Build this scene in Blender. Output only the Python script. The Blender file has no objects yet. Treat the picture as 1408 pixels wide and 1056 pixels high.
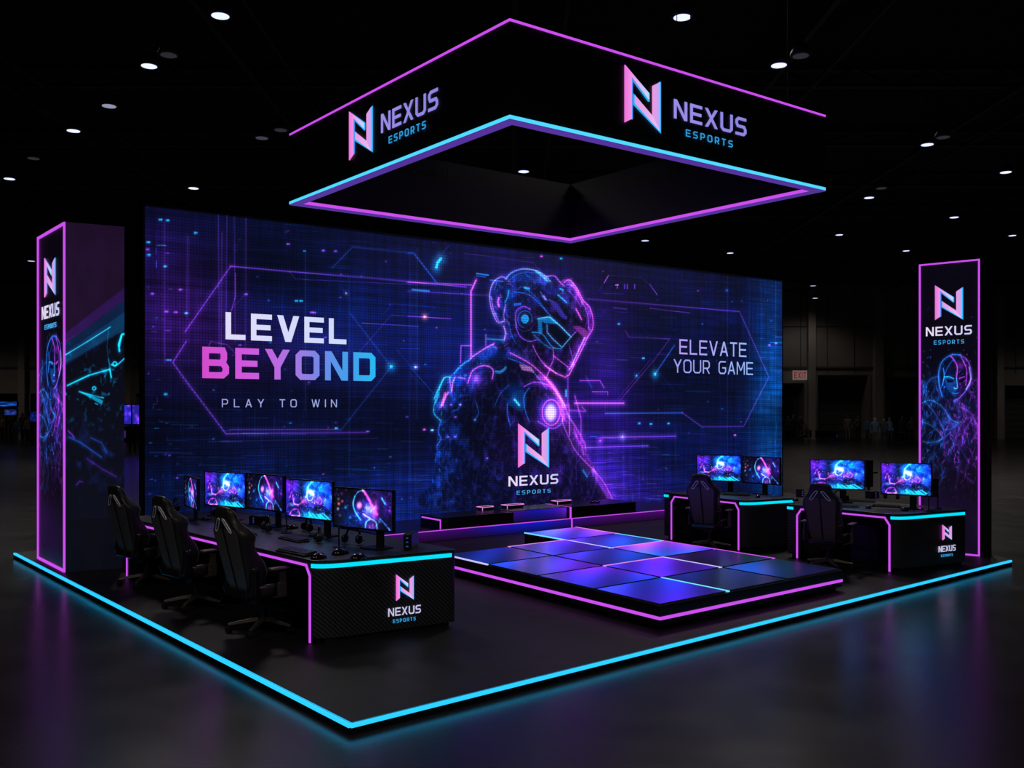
import bpy, math, random
import numpy as np
import bmesh
from mathutils import Vector, Matrix

random.seed(7)
RNG = np.random.default_rng(11)
SC = bpy.context.scene
COL = SC.collection
R = math.radians

# ------------------------------------------------------------------ camera, world, exposure
CZ, FPX, HX, HY = 2.28, 1307.0, 704.0, 560.0
cd = bpy.data.cameras.new('camera'); cam = bpy.data.objects.new('camera', cd); COL.objects.link(cam)
cd.sensor_width = 36.0; cd.lens = FPX / 1408 * 36.0
cd.shift_y = (HY - 528.0) / 1408.0
cd.clip_end = 300
cam.location = (0, 0, CZ); cam.rotation_euler = (R(90), 0, 0)
SC.camera = cam
w = bpy.data.worlds.new('world'); SC.world = w; w.use_nodes = True
w.node_tree.nodes['Background'].inputs[0].default_value = (.3, .3, .4, 1)
w.node_tree.nodes['Background'].inputs[1].default_value = 0.002
SC.view_settings.view_transform = 'Standard'; SC.view_settings.look = 'None'
SC.view_settings.exposure = 0.0; SC.view_settings.gamma = 1.0
LAMP_W = 480.0          # each high-bay lamp


def G(px, py, z=.08):
    """point at height z seen along a sight line of the survey"""
    d = (z - CZ) * FPX / (HY - py)
    return Vector(((px - HX) / FPX * d, d, z))


def PX(px, d, z):
    return Vector(((px - HX) / FPX * d, d, z))


# ------------------------------------------------------------------ materials
def lin(c):
    return tuple(((v / 12.92) if v <= .04045 else ((v + .055) / 1.055) ** 2.4) for v in c)


def new_mat(name):
    m = bpy.data.materials.new(name); m.use_nodes = True
    nt = m.node_tree
    return m, nt, nt.nodes['Principled BSDF']


def pbr(name, col, rough=.5, metal=0.0, spec=.5, noise=0.0, nscale=6.0, bump=0.0, bscale=200.0, coat=0.0):
    m, nt, b = new_mat(name)
    b.inputs['Base Color'].default_value = (*col, 1)
    b.inputs['Roughness'].default_value = rough
    b.inputs['Metallic'].default_value = metal
    b.inputs['Specular IOR Level'].default_value = spec
    b.inputs['Coat Weight'].default_value = coat
    tc = nt.nodes.new('ShaderNodeTexCoord')
    if noise:
        n = nt.nodes.new('ShaderNodeTexNoise'); n.inputs['Scale'].default_value = nscale
        n.inputs['Detail'].default_value = 6
        nt.links.new(tc.outputs['Object'], n.inputs['Vector'])
        mr = nt.nodes.new('ShaderNodeMapRange')
        mr.inputs[3].default_value = rough * (1 - noise); mr.inputs[4].default_value = min(1, rough * (1 + noise))
        mr.inputs[1].default_value = .3; mr.inputs[2].default_value = .7
        nt.links.new(n.outputs[0], mr.inputs[0]); nt.links.new(mr.outputs[0], b.inputs['Roughness'])
        mx = nt.nodes.new('ShaderNodeMix'); mx.data_type = 'RGBA'
        mx.inputs[6].default_value = (*[c * (1 - noise) for c in col], 1)
        mx.inputs[7].default_value = (*[c * (1 + noise) for c in col], 1)
        nt.links.new(mr.outputs[0], mx.inputs[0])
        mr2 = nt.nodes.new('ShaderNodeMapRange'); mr2.inputs[1].default_value = .3; mr2.inputs[2].default_value = .7
        nt.links.new(n.outputs[0], mr2.inputs[0]); nt.links.new(mr2.outputs[0], mx.inputs[0])
        nt.links.new(mx.outputs[2], b.inputs['Base Color'])
    if bump:
        n = nt.nodes.new('ShaderNodeTexNoise'); n.inputs['Scale'].default_value = bscale
        nt.links.new(tc.outputs['Object'], n.inputs['Vector'])
        bp = nt.nodes.new('ShaderNodeBump'); bp.inputs['Strength'].default_value = bump; bp.inputs['Distance'].default_value = .002
        nt.links.new(n.outputs[0], bp.inputs['Height']); nt.links.new(bp.outputs[0], b.inputs['Normal'])
    return m


def emis(name, col, s=1.0, sampling='AUTO'):
    m, nt, b = new_mat(name)
    b.inputs['Base Color'].default_value = (.02, .02, .02, 1)
    b.inputs['Emission Color'].default_value = (*col, 1)
    b.inputs['Emission Strength'].default_value = s
    b.inputs['Roughness'].default_value = .4
    m.cycles.emission_sampling = sampling
    return m


def emis_attr(name, s=1.0, rough=.4, sampling='AUTO', coat=0.0, spec=.3, base=.008):
    m, nt, b = new_mat(name)
    a = nt.nodes.new('ShaderNodeAttribute'); a.attribute_name = 'Col'
    b.inputs['Base Color'].default_value = (base, base, base, 1)
    b.inputs['Specular IOR Level'].default_value = spec
    b.inputs['Roughness'].default_value = rough
    b.inputs['Coat Weight'].default_value = coat
    nt.links.new(a.outputs['Color'], b.inputs['Emission Color'])
    b.inputs['Emission Strength'].default_value = s
    m.cycles.emission_sampling = sampling
    return m


def carbon(name):
    """black woven laminate with fine diagonal ribs"""
    m, nt, b = new_mat(name)
    N = nt.nodes
    tc = N.new('ShaderNodeTexCoord'); sx = N.new('ShaderNodeSeparateXYZ')
    nt.links.new(tc.outputs['Object'], sx.inputs[0])
    def mth(op, *ins):
        n = N.new('ShaderNodeMath'); n.operation = op
        for i, v in enumerate(ins):
            if isinstance(v, (int, float)): n.inputs[i].default_value = v
            else: nt.links.new(v, n.inputs[i])
        return n.outputs[0]
    h = mth('ADD', mth('ADD', mth('MULTIPLY', sx.outputs[0], .8), mth('MULTIPLY', sx.outputs[1], .55)), sx.outputs[2])
    wv = mth('SINE', mth('MULTIPLY', h, 2 * math.pi / .042))
    st = mth('ADD', mth('MULTIPLY', wv, .5), .5)
    mx = N.new('ShaderNodeMix'); mx.data_type = 'RGBA'
    mx.inputs[6].default_value = (.006, .006, .008, 1); mx.inputs[7].default_value = (.045, .042, .048, 1)
    nt.links.new(st, mx.inputs[0]); nt.links.new(mx.outputs[2], b.inputs['Base Color'])
    b.inputs['Roughness'].default_value = .42
    bp = N.new('ShaderNodeBump'); bp.inputs['Strength'].default_value = .4; bp.inputs['Distance'].default_value = .004
    nt.links.new(st, bp.inputs['Height']); nt.links.new(bp.outputs[0], b.inputs['Normal'])
    return m


M = dict(
    floor=pbr('polished dark concrete', (.019, .0165, .0175), .25, noise=.10, nscale=1.6, bump=.25, bscale=60, spec=.55),
    deck=pbr('dark rubber deck', (.0115, .0105, .0108), .5, spec=.26, noise=.10, nscale=3.5, bump=.3, bscale=160),
    side=pbr('black gloss fascia', (.008, .008, .010), .3),
    wall=pbr('grey brown wall panel', (.24, .21, .19), .8, noise=.15, nscale=.5),
    wall2=pbr('grey brown pilaster', (.32, .28, .255), .8, noise=.1, nscale=.8),
    dark=pbr('dark opening', (.08, .075, .075), .8),
    ceil=pbr('black painted ceiling', (.012, .012, .013), .9),
    beam=pbr('dark steel beam', (.05, .05, .056), .6, .3),
    black=pbr('black matt laminate', (.012, .012, .014), .45),
    blackp=pbr('black plastic', (.014, .014, .016), .35, bump=.1),
    panel=pbr('black fabric panel', (.030, .029, .028), .55, bump=.2, bscale=300),
    top=pbr('black desk top', (.016, .0155, .018), .4, noise=.15, nscale=8, bump=.15, bscale=240),
    leather=pbr('black leatherette', (.022, .020, .020), .38, bump=.3, bscale=140),
    leather2=pbr('charcoal leatherette panel', (.095, .082, .083), .42, bump=.3, bscale=140),
    piping=pbr('grey piping', (.16, .15, .15), .4),
    white=pbr('pale slot trim', (.9, .89, .92), .35),
    metal=pbr('dark bronze metal', (.10, .085, .075), .36, .5),
    gloss=pbr('black gloss plastic', (.010, .010, .012), .18),
    keys=pbr('black key caps', (.035, .034, .038), .4),
    carbon=carbon('ribbed laminate'),
    steel=pbr('steel cable', (.2, .2, .22), .4, .8),
    cyan=emis('cyan LED line', (.02, .53, 1.0), 1.25),
    cyan2=emis('cyan desk LED line', (.0, .66, .86), 1.15),
    cyan3=emis('pale cyan LED line', (.075, .66, .97), 1.08),
    mag=emis('magenta LED line', (.58, .075, .82), 1.05),
    violet_spill=emis('painted violet spill light', (.085, .03, .30), 1.0),
    inner=pbr('dark grey fabric panel', (.03, .028, .034), .6, bump=.2, bscale=300),
    pink=emis('pink edge light', (.80, .25, .80), 1.0, 'NONE'),
    lav=emis('lavender edge light', (.55, .50, .95), 1.1, 'NONE'),
    cyl=emis('pale cyan edge light', (.15, .70, 1.0), 1.1, 'NONE'),
    lamp=emis('lamp lens', (.62, .66, .95), 2.2, 'NONE'),
    lampoff=emis('unlit lamp lens', (.62, .62, .80), .035, 'NONE'),
    housing=pbr('grey lamp housing', (.10, .10, .11), .5),
    art=emis_attr('printed backlit art', 1.0, base=.03),
    led=emis_attr('LED wall pixels', 1.0, .45, spec=.2),
    letter=emis_attr('glowing letters', 1.0, sampling='NONE'),
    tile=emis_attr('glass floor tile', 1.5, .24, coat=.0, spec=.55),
    red=pbr('red plastic', (.4, .02, .03), .5),
    exitw=emis('exit sign face', (.22, .20, .19), .5, 'NONE'),
    exitr=emis('exit sign letters', (.35, .02, .02), .5, 'NONE'),
    led_dot=emis('status light', (.06, .12, .5), .35, 'NONE'),
)


# ------------------------------------------------------------------ mesh builder
class MB:
    def __init__(s): s.v = []; s.f = []; s.c = []

    def add(s, vs, fs, cols=None):
        b = len(s.v); s.v += [tuple(p) for p in vs]; s.f += [tuple(i + b for i in f) for f in fs]
        if cols is not None: s.c += list(cols)
        return s

    def box(s, x0, x1, y0, y1, z0, z1, mat=None):
        vs = [Vector((x, y, z)) for z in (z0, z1) for x, y in ((x0, y0), (x1, y0), (x1, y1), (x0, y1))]
        if mat is not None: vs = [mat @ p for p in vs]
        return s.add(vs, [(3, 2, 1, 0), (4, 5, 6, 7), (0, 1, 5, 4), (1, 2, 6, 5), (2, 3, 7, 6), (3, 0, 4, 7)])

    def prism(s, poly, z0, z1):
        n = len(poly)
        vs = [(p[0], p[1], z0) for p in poly] + [(p[0], p[1], z1) for p in poly]
        fs = [tuple(range(n - 1, -1, -1)), tuple(range(n, 2 * n))] + [(i, (i + 1) % n, n + (i + 1) % n, n + i) for i in range(n)]
        return s.add(vs, fs)

    def bar(s, a, b, wd, ht, up=Vector((0, 0, 1))):
        """rectangular bar from a to b"""
        a, b = Vector(a), Vector(b); t = (b - a).normalized()
        if abs(t.dot(up)) > .99: up = Vector((1, 0, 0))
        sd = t.cross(up).normalized(); u2 = sd.cross(t)
        vs = []
        for p in (a, b):
            for i, j in ((-1, -1), (1, -1), (1, 1), (-1, 1)): vs.append(p + sd * i * wd / 2 + u2 * j * ht / 2)
        return s.add(vs, [(3, 2, 1, 0), (4, 5, 6, 7), (0, 1, 5, 4), (1, 2, 6, 5), (2, 3, 7, 6), (3, 0, 4, 7)])

    def tube(s, pts, r, n=8, closed=False):
        pts = [Vector(p) for p in pts]; N = len(pts)
        rs = r if isinstance(r, (list, tuple)) else [r] * N
        base = len(s.v); prev = None
        for i, p in enumerate(pts):
            if closed: t = pts[(i + 1) % N] - pts[i - 1]
            else: t = pts[min(i + 1, N - 1)] - pts[max(i - 1, 0)]
            t.normalize()
            if prev is None:
                ref = Vector((0, 0, 1)) if abs(t.z) < .9 else Vector((1, 0, 0))
                nn = t.cross(ref).normalized()
            else: nn = (prev - t * prev.dot(t)).normalized()
            prev = nn; bb = t.cross(nn)
            for k in range(n):
                a = 2 * math.pi * k / n
                s.v.append(tuple(p + (nn * math.cos(a) + bb * math.sin(a)) * rs[i]))
        for i in range(N if closed else N - 1):
            j = (i + 1) % N
            for k in range(n):
                k2 = (k + 1) % n
                s.f.append((base + i * n + k, base + i * n + k2, base + j * n + k2, base + j * n + k))
        if not closed:
            s.f.append(tuple(base + k for k in range(n - 1, -1, -1)))
            s.f.append(tuple(base + (N - 1) * n + k for k in range(n)))
        return s

    def lathe(s, prof, n=20, c=(0, 0, 0)):
        b = len(s.v)
        for r, z in prof:
            for k in range(n):
                a = 2 * math.pi * k / n
                s.v.append((c[0] + r * math.cos(a), c[1] + r * math.sin(a), c[2] + z))
        for i in range(len(prof) - 1):
            for k in range(n):
                k2 = (k + 1) % n
                s.f.append((b + i * n + k, b + i * n + k2, b + (i + 1) * n + k2, b + (i + 1) * n + k))
        s.f.append(tuple(b + k for k in range(n - 1, -1, -1)))
        s.f.append(tuple(b + (len(prof) - 1) * n + k for k in range(n)))
        return s

    def loft(s, rings, cap=True):
        b = len(s.v); n = len(rings[0])
        for r in rings: s.v += [tuple(p) for p in r]
        for i in range(len(rings) - 1):
            for k in range(n):
                k2 = (k + 1) % n
                s.f.append((b + i * n + k, b + i * n + k2, b + (i + 1) * n + k2, b + (i + 1) * n + k))
        if cap:
            s.f.append(tuple(b + k for k in range(n - 1, -1, -1)))
            s.f.append(tuple(b + (len(rings) - 1) * n + k for k in range(n)))
        return s

    def build(s, name, mat, parent=None, base=None, smooth=False, bevel=0, sub=0, structure=False):
        root = parent
        while root is not None and root.parent is not None: root = root.parent
        if base is None:
            base = Vector((0, 0, 0)) if (root is None or root.get('_local')) else Vector(root.get('_base'))
        me = bpy.data.meshes.new(name)
        me.from_pydata([tuple(Vector(p) - Vector(base)) for p in s.v], [], s.f); me.update()
        me.materials.append(mat)
        if s.c:
            ca = me.color_attributes.new('Col', 'FLOAT_COLOR', 'POINT')
            arr = np.ones((len(s.v), 4), dtype=np.float32); arr[:, :3] = np.array([lin(np.clip(c, 0, 1)) for c in s.c])
            ca.data.foreach_set('color', arr.ravel())
        bm = bmesh.new(); bm.from_mesh(me); bmesh.ops.recalc_face_normals(bm, faces=bm.faces); bm.to_mesh(me); bm.free()
        o = bpy.data.objects.new(name, me); COL.objects.link(o)
        if parent is None: o.location = base
        else: o.parent = parent
        if bevel:
            md = o.modifiers.new('bevel', 'BEVEL'); md.width = bevel; md.segments = 2; md.limit_method = 'ANGLE'
        if sub:
            md = o.modifiers.new('sub', 'SUBSURF'); md.levels = sub; md.render_levels = sub
        if smooth: me.polygons.foreach_set('use_smooth', [True] * len(me.polygons))
        if structure: o['kind'] = 'structure'
        return o


def thing(name, label, cat, base=(0, 0, 0), group=None, local=False, rotz=0):
    o = bpy.data.objects.new(name, None); COL.objects.link(o)
    o.empty_display_size = .2
    o.location = base; o.rotation_euler = (0, 0, rotz)
    o['label'] = label; o['category'] = cat
    o['_base'] = [float(x) for x in base]
    if local: o['_local'] = 1
    if group: o['group'] = group
    return o


def tag(o, label, cat, group=None, kind=None):
    o['label'] = label; o['category'] = cat
    if group: o['group'] = group
    if kind: o['kind'] = kind
    return o


def copy_tree(o, parent=None):
    c = o.copy(); COL.objects.link(c)
    if parent is not None: c.parent = parent
    for ch in o.children: copy_tree(ch, c)
    return c


# ------------------------------------------------------------------ flat planes that carry art and lettering
class Plane:
    """vertical plane: point a (left, bottom) to b (right, bottom), height h"""
    def __init__(s, a, b, z0, z1):
        s.a = Vector((a[0], a[1], z0)); d = Vector((b[0] - a[0], b[1] - a[1], 0))
        s.w = d.length; s.u = d.normalized(); s.h = z1 - z0; s.z0 = z0
        s.n = Vector((s.u.y, -s.u.x, 0))

    def st(s, px, py):
        r = Vector(((px - HX) / FPX, 1, -(py - HY) / FPX)); o = Vector((0, 0, CZ))
        k = (s.a - o).dot(s.n) / r.dot(s.n); p = o + r * k - s.a
        return p.dot(s.u), p.z

    def P(s, a, t, off=0): return s.a + s.u * a + Vector((0, 0, t)) + s.n * off


def art_mesh(name, pl, img, mat, parent, off=.004, s0=0, s1=None, t0=0, t1=None):
    """a sheet on plane pl whose vertices carry the picture's own colours (display space), row 0 at the bottom"""
    H, W = img.shape[:2]
    s1 = pl.w if s1 is None else s1; t1 = pl.h if t1 is None else t1
    ss = np.linspace(s0, s1, W); tt = np.linspace(t0, t1, H)
    base = Vector((0, 0, 0))
    root = parent
    while root.parent is not None: root = root.parent
    if not root.get('_local'): base = Vector(root['_base'])
    A = np.array(pl.a - base + pl.n * off); U = np.array(pl.u); Z = np.array((0, 0, 1.0))
    co = A + ss[None, :, None] * U + tt[:, None, None] * Z
    me = bpy.data.meshes.new(name)
    nv = W * H; nf = (W - 1) * (H - 1)
    me.vertices.add(nv); me.vertices.foreach_set('co', co.reshape(-1).astype(np.float32))
    i = (np.arange(H - 1)[:, None] * W + np.arange(W - 1)[None, :]).reshape(-1)
    q = np.stack([i, i + 1, i + W + 1, i + W], 1).astype(np.int32)
    me.loops.add(nf * 4); me.loops.foreach_set('vertex_index', q.reshape(-1))
    me.polygons.add(nf); me.polygons.foreach_set('loop_start', np.arange(0, nf * 4, 4, dtype=np.int32))
    try: me.polygons.foreach_set('loop_total', np.full(nf, 4, dtype=np.int32))
    except Exception: pass
    me.update(calc_edges=True); me.validate()
    ca = me.color_attributes.new('Col', 'FLOAT_COLOR', 'POINT')
    c = np.clip(img, 0, 1); l = np.where(c <= .04045, c / 12.92, ((c + .055) / 1.055) ** 2.4)
    arr = np.ones((nv, 4), dtype=np.float32); arr[:, :3] = l.reshape(-1, 3)
    ca.data.foreach_set('color', arr.ravel())
    me.materials.append(mat)
    o = bpy.data.objects.new(name, me); COL.objects.link(o); o.parent = parent
    return o


def spline(P, k=6):
    """smooth curve through the points"""
    if len(P) < 3: return list(P)
    out = []; n = len(P)
    for i in range(n - 1):
        a, b, c, d = P[max(i - 1, 0)], P[i], P[i + 1], P[min(i + 2, n - 1)]
        for j in range(k):
            t = j / k
            out.append(tuple(.5 * (2 * b[q] + (c[q] - a[q]) * t + (2 * a[q] - 5 * b[q] + 4 * c[q] - d[q]) * t * t + (3 * b[q] - a[q] - 3 * c[q] + d[q]) * t ** 3) for q in (0, 1)))
    return out + [P[-1]]


def soften(m, r, it=2):
    """box blur"""
    for _ in range(it):
        for ax in (0, 1):
            p = np.concatenate([np.repeat(np.take(m, [0], ax), r + 1, ax), m, np.repeat(np.take(m, [-1], ax), r, ax)], ax)
            c = np.cumsum(p, ax); n = m.shape[ax]
            m = (np.take(c, range(2 * r + 1, 2 * r + 1 + n), ax) - np.take(c, range(0, n), ax)) / (2 * r + 1)
    return m


class Art:
    def __init__(s, W, H, bg=(0, 0, 0), tf=None, kw=1.0, kg=1.0):
        s.kw, s.kg = kw, kg
        s.W, s.H = W, H; s.c = np.zeros((H, W, 3)); s.c[:] = bg
        s.Y, s.X = np.mgrid[0:H, 0:W].astype(float); s.tf = tf or (lambda x, y: (x, y))

    def ridge(s, sx, sy, seed, k=14, oct=3):
        return np.clip(1 - np.abs(s.noise(sx, sy, seed, oct) - .5) * k, 0, 1) ** 2

    def T(s, pts): return [s.tf(*p) for p in pts]

    def stroke(s, pts, wd, col, glow=0, ga=.35, closed=False, a=1.0):
        p = s.T(pts); wd = wd * s.kw; glow = glow * s.kg
        if closed: p = p + [p[0]]
        pad = max(wd, glow * 2.6) + 2
        x0 = int(max(0, min(q[0] for q in p) - pad)); x1 = int(min(s.W, max(q[0] for q in p) + pad + 1))
        y0 = int(max(0, min(q[1] for q in p) - pad)); y1 = int(min(s.H, max(q[1] for q in p) + pad + 1))
        if x1 <= x0 or y1 <= y0: return
        X = s.X[y0:y1, x0:x1]; Y = s.Y[y0:y1, x0:x1]; D = np.full(X.shape, 1e9)
        for (ax, ay), (bx, by) in zip(p, p[1:]):
            dx, dy = bx - ax, by - ay; L = dx * dx + dy * dy + 1e-9
            t = np.clip(((X - ax) * dx + (Y - ay) * dy) / L, 0, 1)
            D = np.minimum(D, np.hypot(X - ax - t * dx, Y - ay - t * dy))
        m = np.clip(wd / 2 + .5 - D, 0, 1) * a
        if wd < 1: m = m * wd
        if glow: m = m + ga * a * np.exp(-(D / glow) ** 2)
        s.c[y0:y1, x0:x1] += m[..., None] * np.array(col)

    def mask(s, pts):
        p = s.T(pts); ins = np.zeros(s.X.shape, bool)
        for (ax, ay), (bx, by) in zip(p, p[1:] + p[:1]):
            if ay == by: continue
            c = ((ay > s.Y) != (by > s.Y)) & (s.X < (bx - ax) * (s.Y - ay) / (by - ay) + ax)
            ins ^= c
        return ins.astype(float)

    def poly(s, pts, col, a=1.0, add=False, soft=0):
        m = s.mask(pts)
        for _ in range(soft):
            m[1:-1, 1:-1] = (m[1:-1, 1:-1] * 2 + m[:-2, 1:-1] + m[2:, 1:-1] + m[1:-1, :-2] + m[1:-1, 2:]) / 6
        m = (m * a)[..., None]
        if add: s.c += m * np.array(col)
        else: s.c = s.c * (1 - m) + m * np.array(col)

    def blob(s, x, y, rx, ry, col, a=1.0, p=2.0):
        (cx, cy), (ex, ey), (fx, fy) = s.T([(x, y), (x + rx, y), (x, y + ry)])
        rx = abs(ex - cx) + .01; ry = abs(fy - cy) + .01
        d = np.hypot((s.X - cx) / rx, (s.Y - cy) / ry)
        s.c += (a * np.exp(-d ** p))[..., None] * np.array(col)

    def noise(s, sx, sy, seed=0, oct=4):
        g = np.random.default_rng(seed); out = np.zeros(s.X.shape); amp = 1; tot = 0; sx *= s.kg; sy *= s.kg
        for o in range(oct):
            nx, ny = int(s.W / sx * 2 ** o) + 3, int(s.H / sy * 2 ** o) + 3
            t = g.random((ny, nx))
            fx = s.X / s.W * (nx - 2); fy = s.Y / s.H * (ny - 2)
            ix = fx.astype(int); iy = fy.astype(int); ux = fx - ix; uy = fy - iy
            ux = ux * ux * (3 - 2 * ux); uy = uy * uy * (3 - 2 * uy)
            v = (t[iy, ix] * (1 - ux) + t[iy, ix + 1] * ux) * (1 - uy) + (t[iy + 1, ix] * (1 - ux) + t[iy + 1, ix + 1] * ux) * uy
            out += v * amp; tot += amp; amp *= .5
        return out / tot


# ------------------------------------------------------------------ squared stroke lettering
def ribbon(pts, th, closed=False):
    """list of quads along a path with mitred corners"""
    P = [Vector((p[0], p[1])) for p in pts]; n = len(P); L = []; Rr = []
    for i in range(n):
        a = P[i] - P[i - 1] if (i > 0 or closed) else None
        b = P[(i + 1) % n] - P[i] if (i < n - 1 or closed) else None
        if a is None: a = b
        if b is None: b = a
        a = a.normalized(); b = b.normalized()
        na = Vector((-a.y, a.x)); nb = Vector((-b.y, b.x)); m = na + nb
        m = m / max(.3, m.dot(m)) * 2 if m.length > 1e-6 else na
        m = m * (th / 2)
        L.append(P[i] + m); Rr.append(P[i] - m)
    out = []
    for i in range(n if closed else n - 1):
        j = (i + 1) % n
        out.append([tuple(L[i]), tuple(L[j]), tuple(Rr[j]), tuple(Rr[i])])
    return out


def glyph(ch, t, w=.82):
    h = t / 2; c = .2 if t < .22 else .24
    r = lambda x0, y0, x1, y1: [(x0, y0), (x1, y0), (x1, y1), (x0, y1)]
    k = 1.15 * t
    if ch == 'N': return w, [r(0, 0, t, 1), r(w - t, 0, w, 1), [(0, 1), (k, 1), (w, 0), (w - k, 0)]]
    if ch == 'E': return w * .92, [r(0, 0, t, 1), r(0, 1 - t, w * .92, 1), r(0, .5 - h, w * .86, .5 + h), r(0, 0, w * .92, t)]
    if ch == 'L': return w * .85, [r(0, 0, t, 1), r(0, 0, w * .85, t)]
    if ch == 'V': return w, [[(0, 1), (k, 1), (w / 2 + k / 2, 0), (w / 2 - k / 2, 0)], [(w - k, 1), (w, 1), (w / 2 + k / 2, 0), (w / 2 - k / 2, 0)]]
    if ch == 'X': return w, [[(0, 1), (k, 1), (w, 0), (w - k, 0)], [(w - k, 1), (w, 1), (k, 0), (0, 0)]]
    if ch == 'U': return w, ribbon([(h, 1), (h, c), (c, h), (w - c, h), (w - h, c), (w - h, 1)], t)
    if ch == 'S': return w * .92, ribbon([(w * .9, 1 - h), (c, 1 - h), (h, 1 - c), (h, .64), (c * .8, .5), (w * .92 - c * .8, .5), (w * .92 - h, .36), (w * .92 - h, c), (w * .92 - c, h), (0, h)], t)
    if ch == 'P': return w * .9, [r(0, 0, t, 1)] + ribbon([(h, 1 - h), (w * .9 - c, 1 - h), (w * .9 - h, 1 - c), (w * .9 - h, .4 + c * .7), (w * .9 - c, .4), (h, .4)], t)
    if ch == 'R': return w * .9, glyph('P', t, w)[1] + [[(w * .4, .42), (w * .4 + k, .42), (w * .9, 0), (w * .9 - k, 0)]]
    if ch == 'O': return w, ribbon([(c, h), (w - c, h), (w - h, c), (w - h, 1 - c), (w - c, 1 - h), (c, 1 - h), (h, 1 - c), (h, c)], t, True)
    if ch == 'D': return w, ribbon([(h, h), (w - c, h), (w - h, c), (w - h, 1 - c), (w - c, 1 - h), (h, 1 - h)], t, True)
    if ch == 'T': return w * .85, [r(0, 1 - t, w * .85, 1), r(w * .425 - h, 0, w * .425 + h, 1)]
    if ch == 'B': return w, [r(0, 0, t, 1)] + ribbon([(h, 1 - h), (w - c, 1 - h), (w - h * 1.6, 1 - c), (w - h * 1.6, .5 + c * .7), (w - c, .5), (h, .5)], t) + ribbon([(w - c, .5), (w - h, .5 - c * .7), (w - h, c), (w - c, h), (h, h)], t)
    if ch == 'Y': return w, [[(0, 1), (k, 1), (w / 2 + h, .5), (w / 2 - h, .4)], [(w - k, 1), (w, 1), (w / 2 + h, .4), (w / 2 - h, .5)], r(w / 2 - h, 0, w / 2 + h, .48)]
    if ch == 'A': return w, [[(0, 0), (k, 0), (w / 2 + k / 2, 1), (w / 2 - k / 2, 1)], [(w - k, 0), (w, 0), (w / 2 + k / 2, 1), (w / 2 - k / 2, 1)], r(w * .2, .25, w * .8, .25 + t)]
    if ch == 'W': q = w * 1.35; return q, [[(0, 1), (t, 1), (q * .27 + h, 0), (q * .27 - h, 0)], [(q * .5 - h, 1), (q * .5 + h, 1), (q * .27 + h, 0), (q * .27 - h, 0)], [(q * .5 - h, 1), (q * .5 + h, 1), (q * .73 + h, 0), (q * .73 - h, 0)], [(q - t, 1), (q, 1), (q * .73 + h, 0), (q * .73 - h, 0)]]
    if ch == 'I': return t, [r(0, 0, t, 1)]
    if ch == 'G': return w, ribbon([(w * .95, 1 - h), (c, 1 - h), (h, 1 - c), (h, c), (c, h), (w - c, h), (w - h, c), (w - h, .48), (w * .5, .48)], t)
    if ch == 'M': return w * 1.1, [r(0, 0, t, 1), r(w * 1.1 - t, 0, w * 1.1, 1), [(0, 1), (k, 1), (w * .55 + h, .3), (w * .55 - h, .3)], [(w * 1.1 - k, 1), (w * 1.1, 1), (w * .55 + h, .3), (w * .55 - h, .3)]]
    return w * .7, []


def grad(stops, f):
    f = max(0, min(1, f)); n = len(stops) - 1; i = min(int(f * n), n - 1); k = f * n - i
    return [stops[i][j] * (1 - k) + stops[i + 1][j] * k for j in range(3)]


def lay(mb, pl, polys, off, depth, stops, s0, s1, vert=False, t0=0, t1=1):
    for poly in polys:
        n = len(poly)
        f = [pl.P(x, y, off + depth) for x, y in poly]; b = [pl.P(x, y, off) for x, y in poly]
        cs = [grad(stops, ((x - s0) / (s1 - s0)) if not vert else (y - t0) / (t1 - t0)) for x, y in poly]
        mb.add(f + b, [tuple(range(n))] + [(i, (i + 1) % n, n + (i + 1) % n, n + i) for i in range(n)], cs + cs)


def text(mb, pl, s, s0, s1, t0, t1, stops, th=.17, gap=.2, off=.006, depth=.006, slant=None):
    """word s laid between s0..s1, height t0..t1 of the plane; slant=(t0b,t1b) unused"""
    x = 0; items = []
    for ch in s:
        w_, ps = glyph(ch, th); items.append((x, ps)); x += w_ + gap
    tot = x - gap; k = (s1 - s0) / tot; hh = t1 - t0
    for x, ps in items:
        polys = [[(s0 + (x + p[0]) * k, t0 + p[1] * hh) for p in q] for q in ps]
        # split for smooth gradient
        lay(mb, pl, polys, off, depth, stops, s0, s1)


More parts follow.
